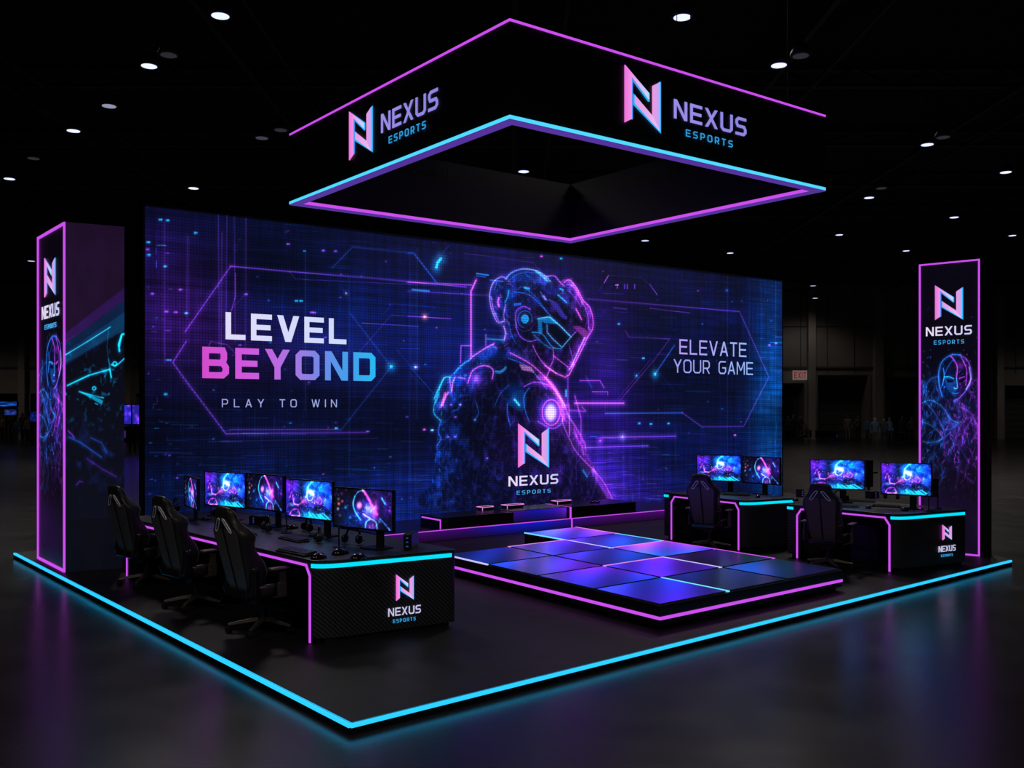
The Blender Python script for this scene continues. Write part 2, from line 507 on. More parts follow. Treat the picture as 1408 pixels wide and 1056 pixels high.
def emblem(mb, pl, s0, s1, t0, t1, off=.006, depth=.012):
    pink = (.93, .45, .86); pale = (.93, .75, .95); cy = (.15, .70, .98)
    S = lambda p, dx=0, dy=0: (s0 + (p[0] + dx) * (s1 - s0), t0 + (p[1] + dy) * (t1 - t0))
    def tri(polys, off, depth, colf):
        for poly in polys:
            n = len(poly); f = [pl.P(*S(p), off + depth) for p in poly]; b = [pl.P(*S(p), off) for p in poly]
            cs = [colf(p) for p in poly]
            mb.add(f + b, [tuple(range(n))] + [(i, (i + 1) % n, n + (i + 1) % n, n + i) for i in range(n)], cs + cs)
    # rim pieces first, then the faces a little proud of them
    e = .04
    tri([[(.17, .08), (.19 + e, .09), (.19 + e, .80), (.17, .86)],
         [(.17, .86), (.17, .80), (.675, .47), (.71, .48), (.71, .62), (.675, .64), (0, 1.0), (0, .98)]], off, depth * .5, lambda p: grad([(.35, .5, .95), cy], p[0] / .7))
    tri([[(.98, .87), (1 + e, .885), (1 + e, -.035), (.98, .01)],
         [(1 + e, -.035), (.283 - e, .35), (.283 - e, .54), (.30, .52), (.30, .38), (1, .02)]], off, depth * .5, lambda p: cy)
    tri([[(0, 1), (.19, .893), (.19, .83), (.19, .09), (0, 0)]], off, depth, lambda p: grad([pink, (.95, .58, .9)], p[0] / .19))
    tri([[(.19, .893), (.675, .62), (.675, .51), (.19, .83)]], off, depth, lambda p: grad([(.95, .58, .9), (.75, .85, 1)], (p[0] - .19) / .48))
    tri([[(.79, .77), (1, .87), (1, 0), (.79, .23)][::-1]], off, depth, lambda p: grad([(.93, .60, .88), (.72, .66, .97)], (p[0] - .79) / .21))
    tri([[(.283, .377), (.283, .515), (.79, .23), (1, 0)]], off, depth, lambda p: grad([(.9, .6, .9), pale], (p[0] - .28) / .72))


def logo(pl, parent, emb, name_box, sub_box, name_stops=None, sub_col=None, th=.17):
    """emb/name_box/sub_box: (s0,s1,t0,t1) on the plane"""
    ns = name_stops or [(.93, .88, .98), (.80, .80, .98)]; th = min(th, .155)
    sc = sub_col or [(.25, .65, .92), (.30, .68, .95)]
    a = MB(); emblem(a, pl, *emb); a.build('emblem', M['letter'], parent)
    b = MB(); text(b, pl, 'NEXUS', *name_box, ns, th=th, gap=.2); b.build('lettering', M['letter'], parent)
    c = MB(); text(c, pl, 'ESPORTS', *sub_box, sc, th=.125, gap=.52); c.build('lettering', M['letter'], parent)


def pxbox(pl, x0, x1, y0, y1):
    """box on the plane from its left/right columns and bottom/top rows at its middle"""
    xm = (x0 + x1) / 2; ym = (y0 + y1) / 2
    return pl.st(x0, ym)[0], pl.st(x1, ym)[0], pl.st(xm, y0)[1], pl.st(xm, y1)[1]


# ================================================================== THE HALL
HALL_D, CEIL = 67.7, 11.2
f = MB(); f.box(-44, 44, -14, HALL_D + 6, -.2, 0); f.build('floor', M['floor'], structure=True)
f = MB(); f.box(-44, 44, -14, HALL_D + 6, CEIL, CEIL + .3); f.build('ceiling', M['ceil'], structure=True)
f = MB(); f.box(-44.3, -44, -14, HALL_D + 6, 0, CEIL); f.build('wall_left', M['wall'], structure=True)
f = MB(); f.box(44, 44.3, -14, HALL_D + 6, 0, CEIL); f.build('wall_right', M['wall'], structure=True)
f = MB(); f.box(-44, 44, -14.3, -14, 0, CEIL); f.build('wall_front', M['wall'], structure=True)
# back wall with tall loading bays between pilasters
K = HALL_D / FPX
bx = lambda px: (px - HX) * K
openings = [(-30, 27, 541), (40, 90, 541), (110, 168, 541), (184, 250, 541), (300, 420, 541), (470, 590, 541), (640, 760, 536), (810, 930, 530), (980, 1062, 527),
            (1074, 1108, 527), (1122, 1196, 516), (1216, 1268, 518), (1290, 1362, 524), (1379, 1440, 530)]
wb = MB(); prev = -44
for x0, x1, yt in openings:
    a, b, zt = bx(x0), bx(x1), CZ + (HY - yt) * K
    wb.box(prev, a, HALL_D, HALL_D + .6, 0, CEIL); wb.box(a, b, HALL_D, HALL_D + .6, zt, CEIL); prev = b
wb.box(prev, 44, HALL_D, HALL_D + .6, 0, CEIL); wb.build('wall_back', M['wall'], structure=True)
for i, (x0, x1, yt) in enumerate(openings):
    a, b, zt = bx(x0), bx(x1), CZ + (HY - yt) * K
    d = MB(); d.box(a - .1, b + .1, HALL_D + 1.4, HALL_D + 1.5, 0, zt + .2)
    nrow = 9
    for k in range(nrow): d.box(a, b, HALL_D + 1.37, HALL_D + 1.41, zt * k / nrow + .04, zt * (k + 1) / nrow - .02)
    d.build('door_%d' % (i + 1), M['dark'], structure=True)
    j = MB(); j.box(a - .05, a + .12, HALL_D - .05, HALL_D + 1.4, 0, zt); j.box(b - .12, b + .05, HALL_D - .05, HALL_D + 1.4, 0, zt); j.box(a, b, HALL_D + .5, HALL_D + 1.4, zt - .1, zt + .2)
    j.build('trim_%d' % (i + 1), M['wall'], structure=True)
n = len(openings)
for px0, px1 in ((29, 38), (96, 105), (172, 182), (262, 290), (430, 460), (600, 630), (770, 800), (940, 970), (1109, 1119), (1200, 1212), (1274, 1286), (1367, 1376)):
    n += 1; t = MB(); t.box(bx(px0), bx(px1), HALL_D - .45, HALL_D, 0, CEIL); t.build('trim_%d' % n, M['wall2'], structure=True)
# horizontal rail and panel seams
n += 1; t = MB(); t.box(-44, 44, HALL_D - .12, HALL_D, 5.05, 5.17); t.box(-44, 44, HALL_D - .05, HALL_D, 8.0, 8.08)
for px in range(-10, 1420, 37): t.box(bx(px), bx(px) + .05, HALL_D - .04, HALL_D, 4.7, CEIL)
t.build('trim_%d' % n, M['dark'], structure=True)
# ceiling beams
for k in range(11):
    n += 1; y = 8 + k * 5.6; t = MB()
    t.box(-44, 44, y, y + .18, CEIL - .55, CEIL - .45); t.box(-44, 44, y, y + .18, CEIL - .12, CEIL)
    for q in range(44): x = -44 + q * 2; t.bar((x, y + .09, CEIL - .5), (x + 1, y + .09, CEIL - .06), .06, .06); t.bar((x + 1, y + .09, CEIL - .06), (x + 2, y + .09, CEIL - .5), .06, .06)
    t.build('trim_%d' % n, M['beam'], structure=True)
for k in range(13):
    n += 1; x = -39 + k * 6.5; t = MB(); t.box(x, x + .12, -14, HALL_D, CEIL - .75, CEIL - .62)
    t.box(x + 1.1, x + 1.17, -14, HALL_D, CEIL - .8, CEIL - .73)
    t.build('trim_%d' % n, M['beam'], structure=True)

# ------------------------------------------------------------------ high-bay lamps
LZ = 9.7
LAMPS = [  # column, row, lit, where
    (303, 22, 1, 'high above the hanging header, foremost on the left'),
    (205, 91, 1, 'second of the bright row down the left'),
    (101, 180, 1, 'third of the bright row down the left'),
    (13, 246, 1, 'at the far left edge, level with the bottom of the header'),
    (150, 146, .3, 'dim one between two bright lamps on the left'),
    (266, 259, 1, 'just above the top left corner of the video wall'),
    (43, 359, .6, 'low beside the left banner pillar'),
    (938, 24, 1, 'behind the top edge of the header, right of its corner'),
    (1071, 90, 1, 'above the right end of the header'),
    (1275, 199, 1, 'largest one on the right, above the right banner pillar'),
    (1383, 237, 1, 'close to the right edge of the hall view'),
    (1195, 272, 1, 'right of the header, level with its lower corner'),
    (720, 236, 1, 'seen through the open middle of the header'),
    (887, 331, .8, 'just above the video wall, right of the far header corner'),
    (1004, 348, 1, 'just above the right half of the video wall'),
    (1154, 323, 1, 'right of the video wall, the higher of the pair there'),
    (1246, 345, 1, 'just left of the top of the right banner pillar'),
    (1312, 299, 1, 'above the top of the right banner pillar'),
    (1392, 324, 1, 'right of the top of the right banner pillar'),
    (1118, 393, .6, 'far one above the exit sign, the higher of two'),
    (1121, 410, .8, 'far one above the exit sign, the lower of two'),
    (360, 190, .05, 'unlit, left of the header'),
    (1101, 77, 0, 'unlit, above the right end of the header'),
    (232, 76, 0, 'unlit, on the upper left ceiling'),
    (46, 218, 0, 'unlit, on the left above the banner pillar'),
    (386, 179, 0, 'unlit, touching the left end of the header'),
    (1297, 189, 0, 'unlit, beside the largest lamp on the right'),
    (1212, 259, 0, 'unlit, right of the header'),
]
LAMP_M = {}
lm = MB(); lm.lathe([(.17, 0), (.215, .015), (.215, .05), (.16, .16), (.09, .26), (.06, .32)], 20)
for px, py, lit, where in LAMPS:
    p = G(px, py, LZ)
    if lit == 1 and p.y > 40: sc = .9
    else: sc = 1.0
    t = thing('ceiling_lamp', 'round high-bay ceiling lamp, ' + where, 'lamp', p, 'high-bay lamps on the hall ceiling', local=True)
    h = MB(); h.lathe([(.185 * sc, 0), (.225 * sc, .01), (.225 * sc, .05), (.17, .16), (.09, .26), (.05, .3)], 20); h.build('lamp_housing', M['housing'], t, smooth=True)
    r_ = MB(); r_.tube([(0, 0, .28), (0, 0, CEIL - LZ - .02)], .012, 6); r_.build('suspension_rod', M['beam'], t)
    key = round(lit, 2)
    if key not in LAMP_M:
        LAMP_M[key] = M['lampoff'] if lit == 0 else emis('lamp lens %s' % key, (.60, .64, .92), 1.5 * lit, 'NONE')
    l = MB(); l.lathe([(.0, -.005), (.165 * sc, -.005), (.165 * sc, .004), (.0, .004)], 20); l.build('lens', LAMP_M[key], t)
    if lit >= .5:
        ld = bpy.data.lights.new('lamp_light', 'SPOT'); ld.energy = LAMP_W * lit * (.25 if p.y > 52 else 1); ld.spot_size = R(140); ld.spot_blend = .6
        ld.shadow_soft_size = .7; ld.color = (1.0, .93, .86)
        lo = bpy.data.objects.new('lamp_light', ld); COL.objects.link(lo); lo.parent = t; lo.location = (0, 0, -.06)
# unseen lamps of the same type, added to light the booth and back wall
for k, (x, y, where) in enumerate([(-6, 2, 'left of the visitor, over the near floor'), (5, 1, 'right of the visitor, over the near floor'), (-4, -8, 'behind the visitor on the left'), (7, -8, 'behind the visitor on the right'),
        (-21, 60, 'hidden behind the left end of the video wall'), (-9, 60, 'hidden behind the left half of the video wall'), (3, 60, 'hidden behind the middle of the video wall'), (13, 60, 'hidden behind the right half of the video wall'),
        (37, 60, 'outside the view, far back on the right'), (-37, 60, 'outside the view, far back on the left')]):
    t = thing('ceiling_lamp', 'added unseen high-bay ceiling lamp ' + where, 'lamp', (x, y, LZ), 'high-bay lamps on the hall ceiling', local=True)
    h = MB(); h.lathe([(.185, 0), (.225, .01), (.225, .05), (.17, .16), (.09, .26), (.05, .3)], 20); h.build('lamp_housing', M['housing'], t, smooth=True)
    r_ = MB(); r_.tube([(0, 0, .28), (0, 0, CEIL - LZ - .02)], .012, 6); r_.build('suspension_rod', M['beam'], t)
    l = MB(); l.lathe([(.0, -.005), (.165, -.005), (.165, .004), (.0, .004)], 20); l.build('lens', LAMP_M[1], t)
    ld = bpy.data.lights.new('lamp_light', 'SPOT'); ld.energy = LAMP_W * (.4 if y > 50 else 1.2 if y < 5 else 1); ld.spot_size = R(140); ld.spot_blend = .6
    ld.shadow_soft_size = .7; ld.color = (1.0, .93, .86)
    lo = bpy.data.objects.new('lamp_light', ld); COL.objects.link(lo); lo.parent = t; lo.location = (0, 0, -.06)

# ================================================================== RAISED DECK
PZ = .08
C0, LE, RE = G(482, 995), G(20, 760), G(1390, 770)
BL, BR = Vector((-6.55, 15.35, PZ)), Vector((7.15, 24.6, PZ))
deck = thing('exhibition_deck', 'low dark exhibition deck with a cyan light line along its front edges', 'platform', (0, 12, 0))
d = MB(); d.prism([C0, RE, BR, BL, LE], 0, PZ); d.build('deck_floor', M['deck'], deck)


def edge_strip(a, b, z0, z1, out, th, mat, parent, name):
    a, b = Vector((a[0], a[1], 0)), Vector((b[0], b[1], 0)); t = (b - a).normalized(); nrm = Vector((t.y, -t.x, 0))
    m = MB(); q = [a + nrm * (-th), b + nrm * (-th), b + nrm * out, a + nrm * out]
    m.prism(q, z0, z1); return m.build(name, mat, parent)


ctr = Vector((0, 15))
fasc = MB()
for a, b in ((LE, C0), (C0, RE)):
    t = (Vector(b) - Vector(a)).normalized(); nr = Vector((t.y, -t.x, 0))
    fasc.prism([a + nr * .0, b + nr * .0, b + nr * .012, a + nr * .012], 0, PZ - .03)
fasc.build('edge_fascia', M['side'], deck)
edge_strip(LE, C0, PZ - .028, PZ, .016, .018, M['cyan'], deck, 'edge_light')
edge_strip(C0, RE, PZ - .028, PZ, .016, .018, M['cyan'], deck, 'edge_light')

# ================================================================== LED WALL
def at_row(px, py, z):
    d = (z - CZ) * FPX / (HY - py); return PX(px, d, 0)
WZ = 5.37
wl, wr = at_row(199, 283, WZ), at_row(1075, 387, WZ)
wall = Plane(wl, wr, PZ, WZ)
led = thing('video_wall', 'huge wide video wall showing a helmeted cyborg in blue and violet', 'screen', (wl.x, wl.y, PZ))
b = MB(); n_ = wall.n
q = [wl - n_ * .005, wr - n_ * .005, wr - n_ * .22, wl - n_ * .22]; b.prism(q, PZ, WZ); b.build('cabinet', M['blackp'], led)
e = MB()
for (s0, s1, t0, t1) in ((-.03, 0, 0, wall.h + .03), (wall.w, wall.w + .03, 0, wall.h + .03), (0, wall.w, wall.h, wall.h + .03)):
    e.prism([wall.P(s0, 0, .012), wall.P(s1, 0, .012), wall.P(s1, 0, -.22), wall.P(s0, 0, -.22)], PZ + t0, PZ + t1)
e.build('frame', M['side'], led)


def paint_wall():
    W, H = 1300, 458
    def tf(px, py):
        s, t = wall.st(px, py); return s / wall.w * W, t / wall.h * H
    a = Art(W, H, (.016, .040, .150), tf, 1.12, 1.38)
    A0 = lambda L: [(580 + x / 5.029, 350 + y / 5.029) for x, y in L]
    A = lambda L: spline(A0(L))
    B = lambda L: spline([(580 + x / 5.029, 520 + y / 5.029) for x, y in L])
    C = lambda L: [(190 + x / 3.107, 280 + y / 3.107) for x, y in L]
    D = lambda L: [(560 + x / 2.607, 330 + y / 2.607) for x, y in L]
    mg = (.85, .30, .95); pu = (.52, .24, .90); cy = (.12, .72, 1.0); bl = (.16, .42, .95); lv = (.55, .50, .98)
    dim = lambda c, k: tuple(v * k for v in c)
    # field of colour
    a.blob(250, 430, 80, 90, (.19, .015, .22), .62)
    a.blob(215, 330, 60, 50, (.07, .02, .16), .5)
    a.blob(480, 430, 120, 70, (.0, .04, .15), .8)
    a.blob(400, 690, 260, 60, (.0, .05, .15), .8)
    a.blob(650, 690, 160, 60, (.04, .08, .32), .8)
    a.blob(825, 590, 60, 90, (.18, .04, .42), .7)
    a.blob(830, 690, 80, 45, (.18, .04, .38), .8)
    a.blob(690, 470, 130, 100, (.03, .02, .16), .6)
    a.blob(760, 380, 160, 50, (.08, .02, .18), .5)
    a.blob(960, 640, 90, 60, (.02, .06, .26), .8)
    a.blob(1060, 560, 26, 160, (.0, .22, .40), 1.0)
    a.blob(1010, 440, 60, 70, (.02, .04, .20), .6)
    n1 = a.noise(120, 60, 3); n2 = a.noise(60, 3, 5, 3); n3 = a.noise(3, 80, 6, 3); n4 = a.noise(25, 25, 8, 4)
    a.c *= (.45 + 1.1 * n1)[..., None]
    a.c *= (.62 + .72 * n2)[..., None] * (.72 + .56 * n3)[..., None]
    # glitch streaks
    g = np.random.default_rng(4)
    def streaks(n, x0, x1, y0, y1, cols, l0, l1, al, wd=.8, vert=.25):
        for _ in range(n):
            x = g.uniform(x0, x1); y = g.uniform(y0, y1); l = g.uniform(l0, l1) * g.random(); c = cols[g.integers(len(cols))]
            if g.random() < vert: a.stroke([(x, y), (x, y + l * .8)], wd, dim(c, al * g.uniform(.3, 1)))
            else: a.stroke([(x, y), (x + l, y + l * .02)], wd if g.random() < .8 else wd * 2, dim(c, al * g.uniform(.3, 1)))
    streaks(230, 205, 600, 560, 745, [bl, bl, cy, pu], 6, 70, .22)
    streaks(120, 205, 600, 300, 560, [bl, bl, pu], 6, 110, .12)
    streaks(330, 590, 910, 600, 735, [pu, mg, bl, cy, pu], 5, 60, .36)
    streaks(150, 800, 1070, 400, 700, [bl, pu, cy, bl], 5, 70, .18)
    streaks(90, 600, 1070, 345, 600, [bl, pu], 6, 90, .14)
    streaks(60, 1040, 1072, 390, 690, [cy, bl], 4, 24, .5)
    streaks(35, 203, 235, 330, 700, [bl, cy, pu], 3, 14, .7)
    for _ in range(110):
        x = g.uniform(204, 1070); y = g.uniform(300, 730); c = [bl, cy, pu, mg][g.integers(4)]
        a.stroke([(x, y), (x + g.uniform(.3, 2.2), y)], g.uniform(.7, 1.7), dim(c, g.uniform(.2, .75)), 2, .12)
    for x in (300, 305, 312, 322, 258, 226, 338): a.stroke([(x, g.uniform(290, 330)), (x + g.uniform(-2, 2), g.uniform(420, 540))], .8, dim(pu, .4), 3, .12)
    for x in (563, 573, 420, 480, 640, 1000, 1030, 1046, 1066): a.stroke([(x, g.uniform(340, 400)), (x, g.uniform(560, 680))], .6, dim(bl, .4), 2, .1)
    # left frame
    st0 = a.stroke
    st = lambda P, wd, c, gl=0, ga=.35: st0(P, wd * (.8 if wd < 2 else 1), dim(c, .72 if wd < 1.5 else .85), gl, ga)
    st(C([(395, 270), (200, 550)]), 1.2, pu, 3, .2); st(C([(205, 590), (148, 680), (190, 740), (375, 985), (970, 978)]), 1.2, pu, 3, .2)
    st(C([(395, 270), (640, 292), (1000, 320), (1400, 358)]), 1.2, pu, 2, .2); st(C([(645, 292), (672, 325), (1270, 352)]), .8, dim(pu, .8))
    st(C([(905, 470), (1080, 698), (865, 970)]), .8, dim(bl, .8), 2, .1); st(C([(300, 1018), (1025, 1003)]), .8, dim(pu, .7))
    st(C([(390, 966), (860, 966)]), 1.6, dim(pu, .45), 3, .2)
    st(C([(830, 275), (915, 188), (1175, 214), (1275, 340)]), .8, dim(bl, .9), 2, .12); st(C([(955, 512), (1195, 527)]), 1.0, pu)
    st(C([(945, 635), (1080, 478), (1330, 492)]), .8, dim(pu, .8)); st(C([(1040, 480), (1090, 430), (1270, 445), (1225, 485)]), .6, dim(bl, .6))
    st(C([(1225, 485), (1226, 485)]), 3, (1, .4, .4), 4, .4); st(C([(1100, 620), (1260, 815)]), .7, dim(bl, .7)); st(C([(1118, 620), (1200, 620)]), .7, dim(bl, .7))
    st(C([(1080, 698), (1081, 698)]), 4, cy, 6, .6); st(C([(1183, 700), (1184, 700)]), 2.5, cy, 4, .4); st(C([(888, 385), (889, 386)]), 2, lv, 3, .3); st(C([(865, 360), (888, 385)]), .6, pu)
    st(C([(1273, 275), (1278, 255), (1292, 238)]), 4, cy, 7, .6); st(C([(1170, 369), (1242, 375)]), 2.4, dim(cy, .8)); st(C([(1300, 210), (1330, 180)]), .8, dim(bl, .9))
    st(C([(415, 300), (415, 400), (395, 470)]), 1.2, dim(mg, .6)); st(C([(470, 375), (400, 450), (360, 530)]), .6, dim(pu, .8))
    st(C([(272, 690), (310, 590), (380, 605), (415, 640)]), .9, dim(mg, .8)); st(C([(230, 800), (175, 740)]), .5, dim(pu, .8))
    for x, y in ((115, 270), (43, 168), (40, 198), (45, 222), (205, 470), (160, 466), (120, 463), (117, 815), (640, 175), (790, 203), (842, 205), (460, 390), (675, 418), (695, 418), (740, 467), (752, 468), (95, 72), (125, 75), (180, 370), (245, 128), (60, 388), (980, 975), (845, 960)):
        st(C([(x - 3, y), (x + 4, y)]), 2.2, cy if x % 2 else pu, 2, .2)
    # the left word's own glow
    a.blob(395, 480, 130, 45, (.20, .04, .30), .35); a.blob(470, 480, 70, 40, (.0, .12, .30), .4)
    # right frame
    st(D([(645, 213), (1190, 258), (1295, 492), (1205, 668), (1055, 670), (985, 620)]), 1.0, pu, 2, .2); st(D([(985, 620), (710, 622)]), 1.2, bl, 2, .3)
    st(D([(887, 482), (905, 455), (957, 378)]), 1.2, bl, 2, .25); st(D([(887, 482), (888, 482)]), 4.5, cy, 7, .7); st(D([(820, 488), (821, 488)]), 2.5, cy, 4, .4)
    st(D([(905, 480), (962, 550)]), .6, dim(bl, .8)); st(D([(752, 572), (875, 425)]), .8, dim(pu, .9)); st(D([(762, 575), (885, 430), (940, 356), (795, 350), (780, 325)]), .9, dim(mg, .7), 2, .1)
    st(D([(795, 420), (850, 426)]), .6, dim(pu, .8)); st(D([(840, 310), (880, 350)]), .5, dim(pu, .7))
    st(D([(228, 415), (228, 185), (246, 145)]), 2.6, mg, 4, .35); st(D([(190, 440), (192, 380), (228, 380)]), 1.4, mg, 2, .2); st(D([(281, 340), (281, 390)]), 1.4, mg, 2, .2)
    st(D([(0, 153), (230, 163)]), 1.2, mg, 2, .2); st(D([(0, 185), (290, 200)]), .9, pu, 2, .2); st(D([(0, 275), (158, 284)]), .9, mg); st(D([(60, 277), (61, 277)]), 3, (1, .4, .4), 4, .4)
    st(D([(248, 122), (290, 128)]), 2, dim(cy, .8)); st(D([(248, 130), (280, 135)]), 1.5, dim(bl, .8)); st(D([(205, 50), (450, 82), (475, 112)]), .8, dim(pu, .9))
    st(D([(618, 505), (690, 505), (704, 530)]), 1.2, mg, 2, .2); st(D([(662, 545), (718, 545), (718, 556)]), 1.2, mg); st(D([(670, 552), (710, 554)]), .8, pu)
    st(D([(600, 586), (775, 586)]), 2.2, mg, 4, .35); st(D([(580, 612), (640, 614), (625, 600)]), 1.2, mg, 3, .2); st(D([(575, 480), (575, 600)]), 1.2, pu, 3, .3); st(D([(568, 540), (568, 560)]), 3, dim(cy, .8), 3, .3)
    st(D([(600, 560), (622, 640), (622, 700)]), 1.4, mg, 3, .25); st(D([(708, 590), (708, 625)]), .8, pu); st(D([(640, 490), (660, 530)]), .8, bl, 2, .2)
    st(D([(685, 185), (705, 155), (720, 128), (838, 137), (855, 150), (898, 200)]), .7, dim(pu, .8)); st(D([(705, 155), (720, 130)]), 2, dim(mg, .7)); st(D([(868, 160), (895, 198)]), 1.6, dim(pu, .9))
    for x in (752, 778, 788, 814): st(D([(x, 162), (x, 175)]), 2.2, dim(pu, .9)); st(D([(745, 163), (756, 163)]), 1, pu)
    st(D([(738, 244), (786, 249)]), 2, dim(pu, .5)); st(D([(868, 246), (1012, 263)]), 1.2, dim(mg, .7)); st(D([(635, 745), (862, 738)]), 1.4, pu, 3, .3); st(D([(700, 708), (960, 704)]), 1.4, pu, 4, .4)
    st(D([(770, 706), (771, 706)]), 3, lv, 6, .6); st(D([(690, 720), (691, 720)]), 2, mg, 5, .5); st(D([(1144, 182), (1145, 182)]), 2, bl, 3, .4)
    for x, y in ((757, 302), (830, 658), (872, 660), (935, 658), (845, 425), (1173, 700), (1296, 378), (1320, 372), (60, 680), (88, 683), (30, 457), (480, 60), (550, 68)):
        st(D([(x - 2, y), (x + 3, y)]), 2.2, cy if x % 3 else mg, 2.5, .3)
    st(D([(0, 50), (25, 50), (100, 150)]), .8, dim(bl, .9), 2, .15); st(D([(10, 460), (95, 550)]), .7, dim(bl, .8)); st(D([(0, 470), (60, 530)]), .6, dim(bl, .6))
    st = st0
    # ---------------- the cyborg: dark body
    helmet = [(575, 590), (560, 510), (520, 470), (480, 380), (465, 280), (490, 200), (540, 160), (580, 170), (620, 125), (700, 100), (790, 110), (850, 145), (910, 150), (985, 195), (1020, 175), (1070, 230), (1110, 310), (1160, 360), (1182, 450), (1180, 515), (1145, 575), (1110, 650), (1060, 750), (1020, 835), (990, 850), (900, 810), (870, 850), (920, 930), (990, 1055)]
    body = A(helmet) + B([(960, 150), (1010, 260), (1060, 350), (1120, 450), (1180, 600), (1250, 720), (1330, 840), (1350, 905), (60, 905), (80, 700), (90, 560), (100, 460), (110, 380), (130, 290), (80, 260), (85, 180), (150, 0)]) + A([(160, 850), (220, 820), (260, 770), (340, 720), (420, 650), (500, 610)])
    a.blob(830, 470, 40, 70, (.16, .04, .30), .5)
    a.blob(620, 470, 50, 80, (.02, .08, .26), .5)
    a.poly(body, (.014, .018, .085), .86, soft=3)
    m = a.mask(body)
    gx = np.clip((a.X - tf(640, 600)[0]) / 170, 0, 1)
    bl_m = soften(m, 12); wide = soften(m, 28)
    dx = np.gradient(bl_m, axis=1); dx2 = np.gradient(wide, axis=1); dy2 = np.gradient(wide, axis=0)
    lit_r = m * np.clip(-dx * 29, 0, 1); lit_l = m * np.clip(dx2 * 40, 0, 1); lit_t = m * np.clip(-dy2 * 36, 0, 1)
    r1 = a.ridge(16, 30, 21, 16); r2 = a.ridge(9, 16, 23, 12); nz = a.noise(10, 14, 25, 4)
    sp = np.clip(nz - .55, 0, 1) * 3.5
    a.c += (m * (r1 * .30 + r2 * .22 + sp * .5) * (.35 + lit_l + .6 * lit_t))[..., None] * np.array((.05, .30, .85)) * (1.15 - gx[..., None] * .75)
    a.c += (m * (r1 * .30 + r2 * .25 + sp * .45) * (.15 + .9 * gx) * (.5 + lit_r))[..., None] * np.array((.50, .14, .85))
    a.c += (lit_r * (.15 + .8 * nz) * (.3 + .7 * gx))[..., None] * np.array((.34, .07, .42)); a.c += (lit_l * (.2 + .9 * nz))[..., None] * np.array((.02, .13, .40))
    a.c += (lit_t * (.2 + .9 * nz) * .7)[..., None] * np.array((.03, .18, .50))
    # many small panel glints that follow the form
    g = np.random.default_rng(17); cx_, cy_ = tf(700, 640)
    for _ in range(800):
        x = g.uniform(595, 845); y = g.uniform(372, 700); q = tf(x, y); qi = (int(q[1]), int(q[0]))
        if not (0 <= qi[0] < H and 0 <= qi[1] < W) or m[qi] < .5: continue
        ang = math.atan2(y - 640, x - 700) + math.pi / 2 + g.normal(0, .35) if y > 500 else g.choice([-.5, .9]) + g.normal(0, .3)
        l = g.uniform(1.5, 7); k = .15 + .8 * min(1, lit_l[qi] + lit_r[qi] + .5 * lit_t[qi])
        c = mg if g.random() < gx[qi] * .8 else (bl if g.random() < .7 else cy)
        st([(x, y), (x + l * math.cos(ang), y + l * math.sin(ang))], .8, dim(c, k * g.uniform(.4, 1)), 1.5, .2)
    # sheen on the curved shells
    for x, y, rx, ry, c, k in ((700, 165, 90, 30, (.03, .20, .55), .55), (620, 300, 28, 80, (.02, .18, .50), .5), (760, 330, 70, 40, (.02, .12, .42), .5), (900, 250, 60, 40, (.10, .10, .50), .5), (1085, 300, 36, 70, (.30, .06, .42), .6), (820, 180, 50, 30, (.04, .30, .62), .5),
                               (520, 320, 30, 90, (.14, .06, .40), .5), (600, 560, 30, 50, (.16, .08, .42), .6), (900, 720, 60, 50, (.16, .04, .36), .6), (1060, 640, 20, 60, (.30, .08, .45), .5), (640, 700, 90, 30, (.02, .14, .42), .5), (420, 700, 70, 30, (.03, .16, .45), .6), (300, 850, 60, 60, (.05, .10, .42), .5), (640, 960, 60, 70, (.01, .20, .50), .6), (850, 900, 60, 30, (.26, .05, .42), .6)):
        a.blob(580 + x / 5.029, 350 + y / 5.029, rx / 5.029, ry / 5.029, c, k)
    st0_ = a.stroke
    st = lambda P, wd, c, gl=0, ga=.35, closed=False, a=1.0: st0_(P, wd, dim(c, .80), gl, ga * .8)
    # helmet
    st(A([(580, 172), (620, 128), (700, 103), (790, 116), (850, 150), (886, 188)]), 2, (.40, .50, .95), 3, .3)
    st(A([(790, 122), (830, 150), (868, 188)]), 3.4, (.15, .60, .95), 4, .3); st(A([(595, 190), (650, 145), (720, 125), (780, 135)]), 1, dim(bl, .7), 3, .2)
    st(A([(865, 155), (915, 151), (950, 190), (985, 222)]), 1.8, (.65, .3, .9), 3, .3); st(A([(985, 195), (1020, 178), (1070, 235), (1115, 320), (1160, 370), (1182, 450), (1178, 520), (1145, 572)]), 1.7, mg, 4, .35)
    st(A([(1000, 210), (1045, 225), (1090, 300), (1130, 375), (1150, 450), (1150, 520)]), 1.4, pu, 4, .3); st(A([(1010, 185), (1060, 240), (1110, 330)]), 4, dim(mg, .25), 6, .3)
    st(A0([(1145, 572), (1110, 650), (1060, 750), (1018, 832), (990, 850), (930, 825), (850, 770)]), 1.9, mg, 4, .4); st(A([(1125, 578), (1080, 670), (1040, 760), (1015, 800)]), 2, lv, 3, .3)
    a.poly(A([(1040, 500), (1090, 498), (1140, 530), (1145, 572), (1100, 560)]), (.60, .20, .70), .8, soft=2)
    a.poly(A0([(865, 490), (945, 490), (1030, 572), (968, 645), (900, 580), (865, 540)]), (.008, .03, .12), .9, soft=1)
    a.poly(A0([(800, 445), (885, 432), (945, 485), (870, 478), (830, 470), (832, 545), (806, 540)]), (.03, .50, .80), .85, soft=1)
    st(A0([(800, 445), (880, 433), (960, 500), (1030, 572), (968, 645), (900, 582), (865, 540), (865, 490)]), 1.3, (.35, .70, 1), 3, .3); st(A([(1030, 572), (1065, 535)]), 1.2, lv)
